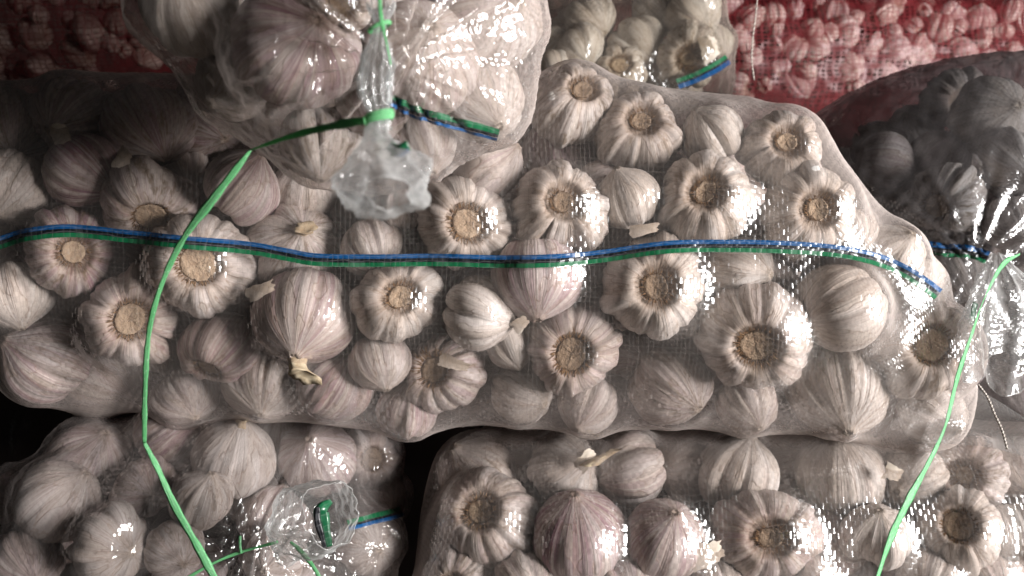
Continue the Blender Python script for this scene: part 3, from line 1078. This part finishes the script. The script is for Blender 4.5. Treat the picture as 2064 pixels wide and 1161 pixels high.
stripe('A', A_OBJ, [(-60, 505), (0, 490), (60, 473), (150, 466), (260, 477), (380, 490), (500, 500), (580, 514), (640, 524), (760, 526), (900, 524), (1010, 528), (1120, 526),
                    (1220, 516), (1330, 501), (1420, 496), (1560, 498), (1680, 506), (1760, 522), (1820, 545), (1862, 572), (1890, 594)], BANDS, 240)

# ------------------------------------------------------------------ F: bottom right sack
F_TAB = [(800, 1330, 1400), (830, 1180, 1500), (860, 1075, 1600), (900, 965, 1640), (950, 890, 1660), (1010, 860, 1680), (1200, 852, 1690), (1600, 852, 1690), (2300, 860, 1690), (2420, 930, 1600), (2500, 1150, 1350)]
qF, spF = profq(F_TAB, 0.605, 0.665, 0.120, 4.0)
F = Sack(qF, 0.12, [spF(u) for u in (1000, 1400, 1900, 2250)])
F_ROWS = [
    (958, 955, 84, 's', -0.5, -0.6, .2, .4, .010, "tan bulb at the sack's upper left shoulder"),
    (985, 1045, 100, 'r', -0.28, -0.22, .3, .35, 0, "bulb with dark wide root hollow at the left end", {'var': 3}),
    (1140, 945, 76, 's', 0.6, -0.2, .15, .2, .006, "pale bulb with torn skin beside the straw stem"),
    (1272, 942, 78, 's', -0.9, 0.3, .35, .1, 0, "white bulb with knobbly right side and small dark nick", {'var': 9}),
    (1376, 945, 66, 's', -0.7, 0.2, .2, .1, .008, "small bulb of two rounded cloves", {'var': 5}),
    (1490, 955, 86, 's', 0.3, -0.9, .1, .2, 0, "cream bulb with peeling skin in the upper row", {'var': 8}),
    (1598, 935, 66, 's', 0.5, -0.4, .3, .2, .010, "pinkish bulb with torn paper between two cream bulbs"),
    (1695, 958, 92, 's', 0.0, -0.9, .1, .15, 0, "broad cream bulb with glints, left of the ribbon", {'var': 10}),
    (1835, 965, 70, 's', -0.4, 0.4, .08, .2, .008, "white bulb half covered by the green ribbon"),
    (1950, 955, 76, 'r', -0.10, 0.05, .35, .45, .006, "dark bulb with tangled root hair at the right", {'fib': 3}),
    (1932, 1068, 86, 'r', 0.02, -0.15, .1, .15, 0, "white bulb with neat small root, below the tangled one", {'var': 1, 'fib': 2}),
    (1168, 1080, 98, 's', 0.0, -0.75, .85, .15, -.004, "purple bulb with a large blown-out glint", {'var': 10}),
    (1340, 1085, 86, 's', 0.3, -0.6, .65, .1, 0, "purple ribbed bulb, second of the lower row", {'var': 6}),
    (1546, 1078, 102, 'r', 0.10, 0.08, .45, .3, -.003, "purple bulb with glinting frayed root in the lower middle", {'var': 7, 'fib': 1}),
    (1674, 1090, 76, 's', -0.8, -0.2, .4, .2, .008, "rounded bulb with a strong glint right of the frayed root"),
    (1765, 1080, 66, 's', 0.2, -0.7, .05, .1, .006, "white bulb left of the ribbon's lower end"),
    (2046, 1080, 66, 's', 0.3, 0.6, .05, .2, .002, "pale bulb at the right picture edge"),
    (2050, 950, 64, 's', 0.3, 0.6, .2, .2, .012, "dim bulb at the right edge under the sack tail"),
    (1060, 1165, 60, 's', 0.3, 0.6, .3, .2, .006, "bulb at the bottom edge near the left end"),
    (925, 1165, 70, 'r', -0.3, 0.3, .3, .4, .006, "soiled bulb at the bottom left corner of the sack"),
    (1260, 1180, 62, 's', 0.3, 0.6, .6, .2, .006, "bulb at the bottom edge between the purple ones"),
    (1435, 1190, 66, 's', 0.3, 0.6, .2, .2, .006, "bulb at the bottom edge under loose skin flakes"),
    (1880, 1165, 62, 's', -0.3, 0.6, .2, .2, .006, "bulb at the bottom edge right of the ribbon"),
    (2000, 1165, 60, 's', 0.3, 0.6, .3, .2, .006, "bulb at the bottom edge near the right corner"),
    (1640, 1190, 66, 's', 0.3, 0.6, .2, .2, .006, "bulb at the bottom edge under the glinting row"),
    (1050, 880, 60, 's', 0.3, 0.6, .3, .2, .020, "dim bulb squeezed under the big sack, left part"),
    (1850, 890, 60, 's', 0.3, 0.6, .3, .2, .020, "dim bulb squeezed under the big sack behind the ribbon"),
]
fill_sack(F, F_ROWS, ", lower right sack", "bulbs in the front layer of the lower right sack", 0.90, 0.42, 0.76)
back_fill(F, (-0.10, 0.565, -0.33), (0.48, 0.73, -0.10), 0.027, "bulb mostly hidden behind the front layer, lower right sack",
          "hidden inner bulbs of the lower right sack")
back_fill(F, (-0.09, 0.555, -0.22), (0.44, 0.625, -0.09), 0.0205, "bulb mostly hidden behind the front layer, lower right sack",
          "hidden inner bulbs of the lower right sack")
F_OBJ = finish_sack("garlic_sack", F, "clear woven sack of garlic at the lower right, covered in sharp white glints", M_FILM_F, 'F',
                    (0.3, 0.665, -0.415), nu=330, nv=330, iters=260, shrink=0.90, shrink_edge=0.93, wr=0.0005, seed=5, cap=0.12)

# ------------------------------------------------------------------ E: bottom left tied sack
cE = P(395, 1230, 0.625)
E = Sack(superq(cE, (425 * K * 0.625, 0.125, 425 * K * 0.625), 2.4), 0.13, [cE - np.array([0.01, 0, 0]), cE + np.array([0.01, 0, 0])])
E_ROWS = [
    (470, 925, 84, 's', 0.15, -0.85, .1, .1, 0, "bright ivory bulb with short stem pointing up", {'var': 10, 'stem': 2}),
    (122, 1010, 84, 's', 0.55, -0.6, .25, .1, 0, "bright white bulb left of the ribbon", {'var': 6}),
    (182, 925, 78, 's', 0.3, -0.6, .5, .3, .010, "dim ribbed bulb near the upper left slope"),
    (340, 880, 66, 's', 0.7, -0.6, .7, .4, .010, "dark bulb under the big sack beside the ribbon"),
    (640, 925, 82, 's', -0.2, -0.4, .55, .1, 0, "pink bulb above the film collar", {'var': 6}),
    (742, 925, 64, 'r', 0.2, 0.0, .35, .2, .006, "small peach bulb at the right end"),
    (590, 862, 74, 's', -0.2, -0.7, .3, .3, .010, "hazy bulb touching the big sack above"),
    (408, 1005, 62, 's', 0.2, -0.8, .1, .2, .006, "pale bulb right of the ribbon"),
    (232, 1095, 78, 's', 0.4, 0.2, .1, .1, .000, "shiny pale bulb under crinkled film left of the ribbon"),
    (55, 1135, 72, 's', 0.2, 0.6, .5, .1, .006, "pinkish bulb at the lower left corner"),
    (745, 1095, 66, 's', 0.3, 0.2, .1, .1, .002, "cream bulb right of the film collar"),
    (555, 1120, 62, 's', -0.3, 0.5, .2, .3, .010, "tan bulb below the film collar"),
    (350, 1105, 60, 's', 0.3, 0.5, .2, .3, .010, "dim bulb behind the ribbon's lower end"),
    (765, 1005, 58, 's', 0.5, 0.2, .3, .2, .008, "peach bulb above the short striped tape"),
    (290, 985, 62, 's', 0.3, 0.2, .5, .4, .022, "recessed dark bulb left of the ribbon's bend"),
    (30, 1000, 58, 's', 0.3, 0.2, .5, .4, .012, "dim bulb at the left picture edge"),
]
fill_sack(E, E_ROWS, ", lower left sack", "bulbs in the front layer of the lower left sack", 0.92, 0.40, 0.72)
back_fill(E, tuple(cE - 0.14), tuple(cE + np.array([0.14, 0.06, 0.14])), 0.027, "bulb mostly hidden behind the front layer, lower left sack",
          "hidden inner bulbs of the lower left sack")
E_TIE = P(485, 1112, 0.507)
E_OBJ = finish_sack("garlic_sack", E, "clear tied sack of garlic at the lower left with a rolled film collar", M_FILM_E, 'E',
                    tuple(P(395, 1640, 0.625)), nu=230, nv=300, iters=240, shrink=0.93, wr=0.0022, seed=8, cap=0.46,
                    folds=(E_TIE, 0.009, 0.07, 9))

# ------------------------------------------------------------------ B: hanging sack in front, tied neck
cB = P(700, -45, 0.44)


def qB(pts):
    d = pts - cB
    back = np.maximum(d[:, 1], 0)
    z = d[:, 2] - np.minimum(0.62 * back, 0.17)          # the sack lies back over the pile behind its drooping end
    x = d[:, 0] + 0.10 * d[:, 2]
    ay = np.where(d[:, 1] > 0, 0.60, 0.112)
    p = 1.8
    return ((np.abs(x) / (405 * K * 0.425)) ** p + (np.abs(d[:, 1]) / ay) ** p + (np.abs(z) / (462 * K * 0.425)) ** p) ** (1 / p)


B = Sack(qB, 0.11, [cB - np.array([0.008, 0, 0]), cB + np.array([0.008, 0, 0])])
B_ROWS = [
    (385, 5, 110, 's', -0.3, -0.7, .1, .3, .004, "cream tan bulb at the top left"),
    (600, 95, 132, 's', 0.25, -0.45, .85, .3, 0, "large purple veined bulb left of the tied neck", {'var': 10}),
    (850, 125, 118, 's', 0.2, -0.5, .35, .2, .004, "bulb under crinkled glinting film right of the tied neck", {'var': 6}),
    (975, 200, 92, 's', 0.4, 0.5, .2, .1, .002, "white bulb with bright glints at the lower right bulge", {'var': 6}),
    (985, 45, 108, 's', 0.5, -0.4, .3, .1, .006, "hazy pinkish bulb at the right side"),
    (690, -20, 80, 'r', -0.05, 0.4, .2, .5, .010, "bulb with root end poking out above the neck tie"),
    (470, 170, 78, 's', -0.6, 0.5, .25, .45, .012, "brownish hazy bulb on the lower left slope"),
    (645, 285, 84, 's', 0.1, 0.9, .2, .6, .012, "soiled bulb in the sack's lower tip behind the ribbon"),
    (850, 285, 76, 's', 0.3, 0.8, .3, .2, .014, "hazy bulb behind the clear film knot"),
    (480, 45, 66, 's', -0.1, 0.6, .3, .5, .020, "small dim bulb with stem, left side", {'stem': 3}),
    (760, 215, 70, 's', 0.1, 0.6, .5, .3, .020, "bulb hidden behind the gathered neck"),
    (770, 40, 70, 's', 0.1, 0.6, .3, .3, .020, "bulb hidden behind the neck tie"),
]
fill_sack(B, B_ROWS, ", hanging front sack", "bulbs in the hanging front sack", 0.92, 0.26, 0.55)
back_fill(B, tuple(cB - 0.12), tuple(cB + np.array([0.12, 0.56, 0.30])), 0.027, "bulb mostly hidden behind the front layer, hanging front sack",
          "hidden inner bulbs of the hanging front sack")
B_TIE = P(765, 55, 0.322)
B_OBJ = finish_sack("garlic_sack", B, "clear sack of large garlic hanging at the top, neck tied in green", M_FILM_B, 'B',
                    tuple(P(690, 400, 0.44)), nu=260, nv=320, iters=240, shrink=0.94, shrink_edge=0.97, tent=300, wr=0.0019, seed=9, cap=0.46,
                    folds=(B_TIE, 0.010, 0.065, 10))

# ------------------------------------------------------------------ C: small sack behind, upper middle
cC = P(1215, 150, 0.95)
C = Sack(superq(cC, (265 * K * 0.95, 0.10, 158 * K * 0.95), 2.6), 0.09, [cC - np.array([0.07, 0, 0]), cC + np.array([0.07, 0, 0])])
C_ROWS = [
    (1110, 95, 44, 's', 0.5, -0.4, .1, .3, 0, "dim bulb beside the hanging sack's edge"),
    (1168, 100, 52, 's', 0.4, 0.6, .1, .4, 0, "round grey bulb at the left"),
    (1283, 88, 60, 's', 0.6, 0.5, .1, .2, 0, "white lobed bulb in the middle", {'var': 9}),
    (1388, 115, 66, 'r', -0.02, 0.05, .1, .75, -.005, "soiled bulb with crusty brown root above its stripe", {'fib': 3}),
    (1245, 150, 60, 'r', 0.1, -0.5, .1, .5, 0, "bulb with dried leaf bits just over the big sack"),
    (1120, 145, 40, 's', 0.3, 0.3, .2, .2, .0, "small pale bulb just over the big sack"),
    (1395, 28, 62, 's', 0.5, 0.5, .1, .2, .01, "greyish bulb at the top right"),
    (1190, 40, 54, 's', 0.5, 0.5, .1, .3, .02, "shaded bulb along the top edge, left"),
    (1320, 25, 54, 's', 0.5, 0.5, .1, .3, .02, "shaded bulb along the top edge, middle"),
    (1440, 90, 40, 's', 0.5, 0.5, .05, .1, .01, "pale bulb at the right end behind the glints"),
    (1325, 150, 48, 's', 0.2, 0.5, .2, .3, .015, "shaded bulb left of the crusty root bulb"),
]
fill_sack(C, C_ROWS, ", small back sack", "bulbs in the small back sack", 0.9, 0.75, 1.05)
back_fill(C, tuple(cC - 0.15), tuple(cC + np.array([0.15, 0.05, 0.12])), 0.026, "bulb mostly hidden behind the front layer, small back sack",
          "hidden inner bulbs of the small back sack")
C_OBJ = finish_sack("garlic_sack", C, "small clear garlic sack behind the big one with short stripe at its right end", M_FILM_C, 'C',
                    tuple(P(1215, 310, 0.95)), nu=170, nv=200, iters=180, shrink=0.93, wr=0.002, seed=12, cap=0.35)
stripe('C', C_OBJ, [(1365, 168), (1400, 155), (1440, 135), (1466, 118)],
       [("green_stripe", M_GREEN, -9, -1), ("black_stripe", M_BLACK, -1, 3), ("blue_stripe", M_BLUE, 3, 12)], 40)

# ------------------------------------------------------------------ D: dim sack at the right
cD = P(2075, 530, 0.80)
D_ = Sack(superq(cD, (600 * K * 0.77, 0.15, 440 * K * 0.77), 2.3), 0.15, [cD - np.array([0.07, 0, 0]), cD + np.array([0.07, 0, 0])])
D_ROWS = [
    (1995, 235, 78, 's', 0.6, -0.2, .05, .2, .006, "bright rimmed bulb near the right picture edge"),
    (2050, 330, 72, 's', 0.3, 0.3, .05, .3, .004, "grey bulb at the right edge above the tied neck"),
    (1905, 400, 74, 'r', -0.3, 0.3, .1, .6, .004, "bulb with brown stained root above the dim stripe"),
    (1930, 570, 66, 's', 0.3, 0.6, .1, .2, .006, "hazy bulb under the dim stripe"),
    (2040, 450, 60, 's', 0.3, 0.6, .1, .2, .006, "pale bulb behind the tied neck"),
    (2040, 800, 66, 's', 0.3, 0.6, .3, .4, .010, "dim bulb low at the right edge"),
    (1960, 300, 60, 's', 0.3, 0.6, .2, .5, .030, "dark bulb between the bright rimmed and stained ones"),
]
fill_sack(D_, D_ROWS, ", dim right sack", "bulbs in the dim right sack", 0.9, 0.5, 0.85)
back_fill(D_, tuple(cD + np.array([-0.28, -0.12, -0.2])), tuple(cD + np.array([0.2, 0.06, 0.2])), 0.029, "bulb mostly hidden behind the front layer, dim right sack",
          "hidden inner bulbs of the dim right sack")
D_TIE = P(2005, 525, 0.635)
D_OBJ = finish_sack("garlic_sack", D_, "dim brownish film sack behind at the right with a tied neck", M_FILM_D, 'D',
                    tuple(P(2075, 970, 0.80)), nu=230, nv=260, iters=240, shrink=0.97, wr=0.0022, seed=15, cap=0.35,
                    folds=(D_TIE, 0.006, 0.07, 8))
stripe('D', D_OBJ, [(1800, 485), (1850, 496), (1900, 505), (1950, 508), (1990, 520)],
       [("blue_stripe", M_BLUE, -14, -4), ("black_stripe", M_BLACK, -4, 5), ("green_stripe", M_GREEN, 5, 12)], 50)


# ------------------------------------------------------------------ H: unseen next row of sacks, added to keep the gaps below dark
for (u0, u1, d, lab) in ((-420, 560, 1.02, "added dark sack filling the shade behind the lower left corner"), (600, 1700, 1.0, "added dark sack filling the shade between the two lower sacks")):
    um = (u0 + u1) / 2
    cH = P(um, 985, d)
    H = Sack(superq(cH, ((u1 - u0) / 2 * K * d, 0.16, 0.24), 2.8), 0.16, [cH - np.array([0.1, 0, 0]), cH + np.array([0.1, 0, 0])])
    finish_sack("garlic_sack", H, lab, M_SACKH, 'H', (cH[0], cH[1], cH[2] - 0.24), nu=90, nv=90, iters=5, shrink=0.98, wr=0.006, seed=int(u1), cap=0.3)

# ------------------------------------------------------------------ G: red net sacks behind
def net_sack(key, cu, cv, d, au, av, ad, R, label, blabel, group, step, urange, vrange, seed):
    c = P(cu, cv, d)
    s = Sack(superq(c, (au * K * d, ad, av * K * d), 2.5), ad, [c - np.array([au * K * d * 0.5, 0, 0]), c + np.array([au * K * d * 0.5, 0, 0])])
    k = 0
    for v in np.arange(vrange[0], vrange[1], step * 0.86):
        k += 1
        for u in np.arange(urange[0] + (k % 2) * step * .5, urange[1], step):
            uu, vv = u + random.uniform(-.42, .42) * step, v + random.uniform(-.42, .42) * step
            r = R * random.choice((0.6, 0.75, 0.85, 0.95, 1.05, 1.2)) * random.uniform(.95, 1.05)
            dd = s.along(uu, vv, r / (K * d), 0.95, d - ad * 1.3, d + ad) + random.uniform(0, 0.014)
            p = P(uu, vv, dd)
            if s.sdf(p) > -r * 0.3 or any(np.linalg.norm(p - b[0]) < 0.58 * (r + b[1]) for b in s.bulbs):
                continue
            if all(any(BVH[k].ray_cast(Vector((0, 0, 0)), (Vector(p) + e).normalized())[0] for k in 'ABCD') for e in (Vector((0, 0, 0)), Vector((0, 0, r)), Vector((0, 0, -r)))):
                continue          # wholly behind the nearer sacks
            ax = Vector((random.gauss(0, 1), random.gauss(0, 1), random.gauss(0, 1))).normalized()
            o = put_bulb(Vector(p), r, ax, blabel, group, random.uniform(.1, .7), random.uniform(.1, .7), random.uniform(.6, 1), var=random.choice((2, 5, 9, 9, 11)),
                         small='plain', squash=random.uniform(.8, 1.25))
            o.scale.x *= random.uniform(.72, 1.05)
            s.bulbs.append((p, r, np.array(ax), 1.0))
    return finish_sack("net_sack", s, label, M_NET, key, tuple(P(cu, cv + av, d)), film_name="red_net", nu=200, nv=200, iters=120,
                       shrink=0.95, wr=0.003, seed=seed, cap=0.25, group="red net sacks of garlic behind")


NET_L = net_sack('G1', 130, 20, 1.05, 330, 170, 0.12, 0.021, "dark red net sack of small garlic at the upper left",
         "small garlic bulb behind red net at the upper left", "small bulbs in the upper left red net sack", 52, (-40, 420), (-60, 190), 21)
NET_R = net_sack('G2', 1600, 150, 1.28, 640, 145, 0.13, 0.021, "long red net sack of small garlic behind at the upper right",
         "small garlic bulb behind red net at the upper right", "small bulbs in the upper right red net sack", 43, (1060, 2120), (20, 190), 22)
net_sack('G3', 1560, -95, 1.36, 760, 125, 0.13, 0.023, "red net sack of small garlic cut off by the top edge",
         "small garlic bulb behind red net along the top edge", "small bulbs in the red net sack along the top edge", 54, (1040, 2120), (-10, 40), 23)

# ------------------------------------------------------------------ tied necks, knots and tails (parts of their sacks)
bB = np.asarray(B_OBJ.location)
px = K * 0.315
gathered("tied_neck", [P(770, 5, 0.325), P(766, 55, 0.317), P(760, 110, 0.306), P(757, 170, 0.302), P(764, 235, 0.304), P(764, 262, 0.305)],
         [34 * px, 13 * px, 30 * px, 36 * px, 21 * px, 27 * px], M_TUFT, B_OBJ, bB, folds=11, amp=0.22, flat=(1.0, 0.6), seed=31)
gathered("film_tuft", [P(764, 238, 0.304), P(760, 278, 0.302), P(764, 320, 0.297), P(772, 360, 0.290), P(778, 382, 0.280), P(782, 390, 0.270)],
         [20 * px, 30 * px, 64 * px, 92 * px, 84 * px, 44 * px], M_MILK, B_OBJ, bB, folds=5, amp=0.13, flat=(1.0, 0.7), seed=36, rimwave=0.3, hem=0.0002)
stripe('B', B_OBJ, [(788, 200), (830, 222), (880, 238), (940, 254), (1004, 271)],
       [("green_stripe", M_GREEN, -12, -1), ("black_stripe", M_BLACK, -1, 5), ("blue_stripe", M_BLUE, 6, 12)], 60)
strip3d("stripe_tail", [P(782, 292, 0.294), P(800, 302, 0.291), P(824, 294, 0.290)], 20 * px, M_GREEN, B_OBJ, 30, [0.2, 0.0, -0.4], base=bB)
strip3d("stripe_tail", [P(784, 303, 0.2935), P(802, 312, 0.2905), P(824, 303, 0.2895)], 9 * px, M_BLUE, B_OBJ, 30, [0.2, 0.0, -0.4], base=bB)

bE = np.asarray(E_OBJ.location)
pe = K * 0.475
gathered("film_collar", [P(575, 1130, 0.5050), P(590, 1085, 0.4910), P(612, 1055, 0.4790), P(642, 1040, 0.4650), P(668, 1036, 0.4530)],
         [18 * pe, 48 * pe, 76 * pe, 76 * pe, 64 * pe], M_TUFT, E_OBJ, bE, folds=5, amp=0.10, flat=(1.0, 1.0), seed=33, rimwave=0.08, hem=0.00022)
strip3d("stripe_tail", [P(668, 1010, 0.4700), P(648, 1030, 0.4670), P(655, 1068, 0.4660), P(662, 1102, 0.4670)], [14 * pe, 30 * pe, 24 * pe, 16 * pe],
        M_GREEN, E_OBJ, 40, [0.8, 0.1, 0.0, 0.3], base=bE)
strip3d("stripe_tail", [P(640, 1022, 0.4660), P(640, 1050, 0.4650), P(648, 1080, 0.4650), P(655, 1104, 0.4660)], [9 * pe, 12 * pe, 12 * pe, 8 * pe],
        M_BLACK, E_OBJ, 40, [0.2, 0.3, 0.1, 0.3], base=bE)
stripe('E', E_OBJ, [(700, 1058), (740, 1048), (790, 1036), (808, 1028)],
       [("green_stripe", M_GREEN, -9, 0), ("black_stripe", M_BLACK, 0, 5), ("blue_stripe", M_BLUE, 5, 12)], 40)

bD = np.asarray(D_OBJ.location)
pd = K * 0.56
gathered("film_tuft", [P(2010, 512, 0.575), P(2018, 545, 0.565), P(2032, 610, 0.553), P(2036, 690, 0.545), P(2030, 755, 0.54)],
         [9 * pd, 36 * pd, 84 * pd, 108 * pd, 92 * pd], M_MILK, D_OBJ, bD, folds=8, amp=0.24, flat=(1.0, 0.5), seed=34, rimwave=0.4, hem=0.00022)
strip3d("stripe_tail", [P(1966, 610, 0.553), P(1957, 650, 0.550), P(1952, 690, 0.550)], 12 * pd, M_GREEN, D_OBJ, 30, [0.2, 0.0, 0.3], base=bD)

# tail of the big sack: the flat sewn end of the film
bA = np.asarray(A_OBJ.location)
tail = []
for i in range(14):
    q = i / 13
    a0 = P(1905 + 60 * q, 790 - 40 * q + 10, 0.585 - 0.02 * q)
    a = np.array(P(1890 + 210 * q, 740 + 130 * q ** 1.2, 0.60 - 0.05 * q))
    b = np.array(P(1860 + 250 * q, 885 + 38 * q + 4 * math.sin(q * 9), 0.58 - 0.035 * q))
    for j in range(8):
        w = j / 7
        p = a * (1 - w) + b * w
        p = p + np.array([0, 0.004 * math.sin(w * 7 + q * 5), 0.0])
        tail.append(p - bA)
link("sack_tail", mesh_of("sack_tail", tail, grid_faces(14, 8, False), M_MILK, [(i * 0.006, j * 0.006) for i in range(14) for j in range(8)]), A_OBJ)

# ------------------------------------------------------------------ green ribbons and strings


def rib_pts(l):
    return [P(*a) for a in l]


pe = K * 0.42
rA = bpy.data.objects.new("green_ribbon", None)
COL.objects.link(rA)
tag(rA, "flat green plastic ribbon tied to the hanging sack's neck and trailing down the left", 'ribbon', "green tying ribbons")
strip3d("tail", rib_pts([(735, 243, 0.300), (690, 250, 0.308), (610, 268, 0.322), (540, 290, 0.345), (505, 303, 0.362)]), [13 * px, 18 * px, 14 * px, 8 * px, 4 * px],
        M_RIB, rA, 70, [0.3, 0.2, 0, 0.2, 0.9])
strip3d("tail", rib_pts([(505, 303, 0.362), (480, 335, 0.364), (430, 400, 0.368), (370, 480, 0.376), (325, 575, 0.386), (300, 670, 0.396), (292, 790, 0.406), (291, 893, 0.415)]),
        [4 * pe, 11 * pe, 17 * pe, 12 * pe, 9 * pe, 10.5 * pe, 10.5 * pe, 9 * pe], M_RIB, rA, 130, [0.6, 0.2, 0, 0.1, 0.5, 0.1, 0, 0.2])
strip3d("tail", rib_pts([(291, 893, 0.415), (318, 945, 0.416), (352, 1020, 0.418), (400, 1105, 0.419), (440, 1180, 0.420)]),
        [7 * pe, 11 * pe, 15 * pe, 16 * pe, 17 * pe], M_RIB, rA, 80, [0.2, 0.5, 0, 0.1, 0])


def ring(name, c, rx, rz, ry, width, mat, parent, tilt=0.0):
    pts = []
    for i in range(17):
        a = i / 16 * 2 * math.pi
        pts.append(np.asarray(c) + np.array([rx * math.cos(a), ry * math.sin(a), rz * math.cos(a) + tilt * math.sin(a)]))
    c_ = np.asarray(pts)
    n, vs, uv = len(c_), [], []
    for i in range(n):
        a = i / 16 * 2 * math.pi
        out = np.array([math.cos(a), math.sin(a) * 0.6, 0])
        for (o, z) in ((0, -1), (0.0004, -0.5), (0.0006, 0), (0.0004, 0.5), (0, 1)):
            vs.append(c_[i] + out * o + np.array([0, 0, z * width / 2]))
            uv.append((i * 0.003, z * width / 2))
    return link(name, mesh_of(name, vs, grid_faces(n, 5, False), mat, uv), parent)


ring("knot", P(764, 236, 0.304), 27 * px, 6 * px, 17 * px, 20 * px, M_RIB, rA)
ring("knot", P(765, 54, 0.317), 22 * px, 9 * px, 15 * px, 9 * px, M_RIB, rA)
strip3d("tail", rib_pts([(764, -20, 0.312), (767, 25, 0.309), (772, 56, 0.308), (780, 90, 0.300), (788, 130, 0.297)]), [7 * px, 7 * px, 9 * px, 4 * px, 3 * px], M_RIB, rA, 40, [0.2, 0.1, 0.4, 0.8, 0.9])

rD = strip3d("green_ribbon", rib_pts([(2056, 512, 0.525), (2020, 535, 0.520), (1985, 600, 0.512), (1960, 670, 0.502), (1930, 760, 0.490), (1905, 860, 0.478), (1868, 940, 0.466),
                                      (1830, 1010, 0.456), (1795, 1085, 0.448), (1765, 1175, 0.44)]),
             [4 * pd, 14 * pd, 9 * pd, 11 * pd, 13 * pd, 11 * pd, 13 * pd, 16 * pd, 13 * pd, 9 * pd], M_RIB, None, 150, [0.5, 0.3, 0.9, 0.6, 0.4, 0.6, 0.4, 0.2, 0.2, 0.5])
tag(rD, "flat green plastic ribbon hanging from the right sack's neck down the right side", 'ribbon', "green tying ribbons")

pe = K * 0.475
rE = bpy.data.objects.new("green_twine", None)
COL.objects.link(rE)
tag(rE, "thin green twine tied round the lower left sack's film", 'twine')
strip3d("strand", rib_pts([(360, 1175, 0.4800), (430, 1135, 0.4790), (485, 1113, 0.4790), (560, 1092, 0.4750)]), 6 * pe, M_RIB, rE, 50)
strip3d("strand", rib_pts([(484, 1080, 0.4795), (484, 1100, 0.4785), (486, 1116, 0.4780)]), 5 * pe, M_RIB, rE, 20)
strip3d("strand", rib_pts([(585, 1092, 0.4730), (605, 1110, 0.4720), (630, 1140, 0.4710), (650, 1175, 0.4710)]), [5 * pe, 9 * pe, 9 * pe, 8 * pe], M_RIB, rE, 40)


def cord(name, pts, r, label, n=110, twist=0.6):
    c = catmull(pts, n)
    vs = []
    for i in range(n):
        for k in range(6):
            a = k / 6 * 2 * math.pi + i * twist
            rr = r * (1 + 0.45 * math.cos(2 * (k / 6 * 2 * math.pi)))
            vs.append(c[i] + np.array([rr * math.cos(a), rr * math.sin(a), 0]))
    o = link(name, mesh_of(name, vs, grid_faces(n, 6, True), M_STRING))
    tag(o, label, 'string')
    return o


cord("frayed_string", [P(1528, -20, 0.80), P(1523, 30, 0.80), P(1517, 80, 0.80), P(1515, 120, 0.80), P(1520, 162, 0.80)], 0.0007,
     "pale frayed string hanging before the red net at the upper right")
cord("white_thread", [P(1972, 775, 0.53), P(1990, 800, 0.528), P(2005, 835, 0.526), P(2020, 868, 0.525), P(2030, 905, 0.524)], 0.0007,
     "white twisted thread hanging at the middle sack's right tail")


# ------------------------------------------------------------------ loose skin flakes and a straw stem
def flake(key, u, v, w, h, ang, label, seed, lift=-0.0015, dep=None):
    g = np.random.default_rng(seed)
    n = 9
    c = P(u, v, dep) if dep else np.array(hit(key, u, v, lift))
    s = K * c[1]
    vs = []
    for i in range(n):
        for j in range(n):
            a, b = i / (n - 1) - .5, j / (n - 1) - .5
            ed = 1 + 0.07 * g.normal(0, 1) * (abs(a) > .45 or abs(b) > .45)
            x, z = a * w * ed, b * h * ed * (1 - 0.5 * a)
            xr = x * math.cos(ang) - z * math.sin(ang)
            zr = x * math.sin(ang) + z * math.cos(ang)
            y = (0.22 * w * (a * a * 1.6 - b * a) + g.normal(0, 0.008) * w)
            vs.append((xr * s, y * s, zr * s))
    o = link("dry_skin_flake", mesh_of("dry_skin_flake", vs, grid_faces(n, n, False), M_FLAKE), None, Vector(c))
    tag(o, label, 'skin flake', "loose dry skin flakes")


flake('F', 1428, 1118, 70, 46, 0.3, "large loose paper flake at the bottom edge of the lower right sack", 1)
flake('F', 1803, 952, 36, 28, -0.4, "small square paper flake left of the right ribbon, lower", 3)
flake('F', 1180, 925, 48, 26, 0.9, "torn paper flake beside the straw stem", 4)
flake('A', 520, 585, 60, 26, 0.4, "curled dry scrap beside the big purple bulb", 8)
flake('A', 1050, 655, 34, 26, 0.7, "pointed white skin scrap under the shiny purple bulb", 9)
flake('A', 1300, 462, 60, 22, 0.2, "pale skin scrap above the stripe right of middle", 10)
flake('A', 915, 735, 60, 22, -0.3, "curled skin scrap over the hairy root bulb", 11)
flake('C', 1432, 95, 34, 46, 0.3, "pale skin scrap at the back sack's right end", 13)
flake('A', 118, 268, 36, 42, 0.3, "pale square scrap in the dark upper left, left one", 14)
flake('A', 244, 318, 30, 40, -0.5, "pale square scrap in the dark upper left, right one", 15)

sp_ = cord("straw_stem", [hit('F', 1185, 935, -0.002), hit('F', 1212, 918, -0.002), hit('F', 1240, 902, -0.002)], 0.0052,
           "short dry straw-coloured stem in the lower right sack's upper row", 24, 0.03)
sp_['category'] = 'stem'
sp_.data.materials[0] = M_STEM
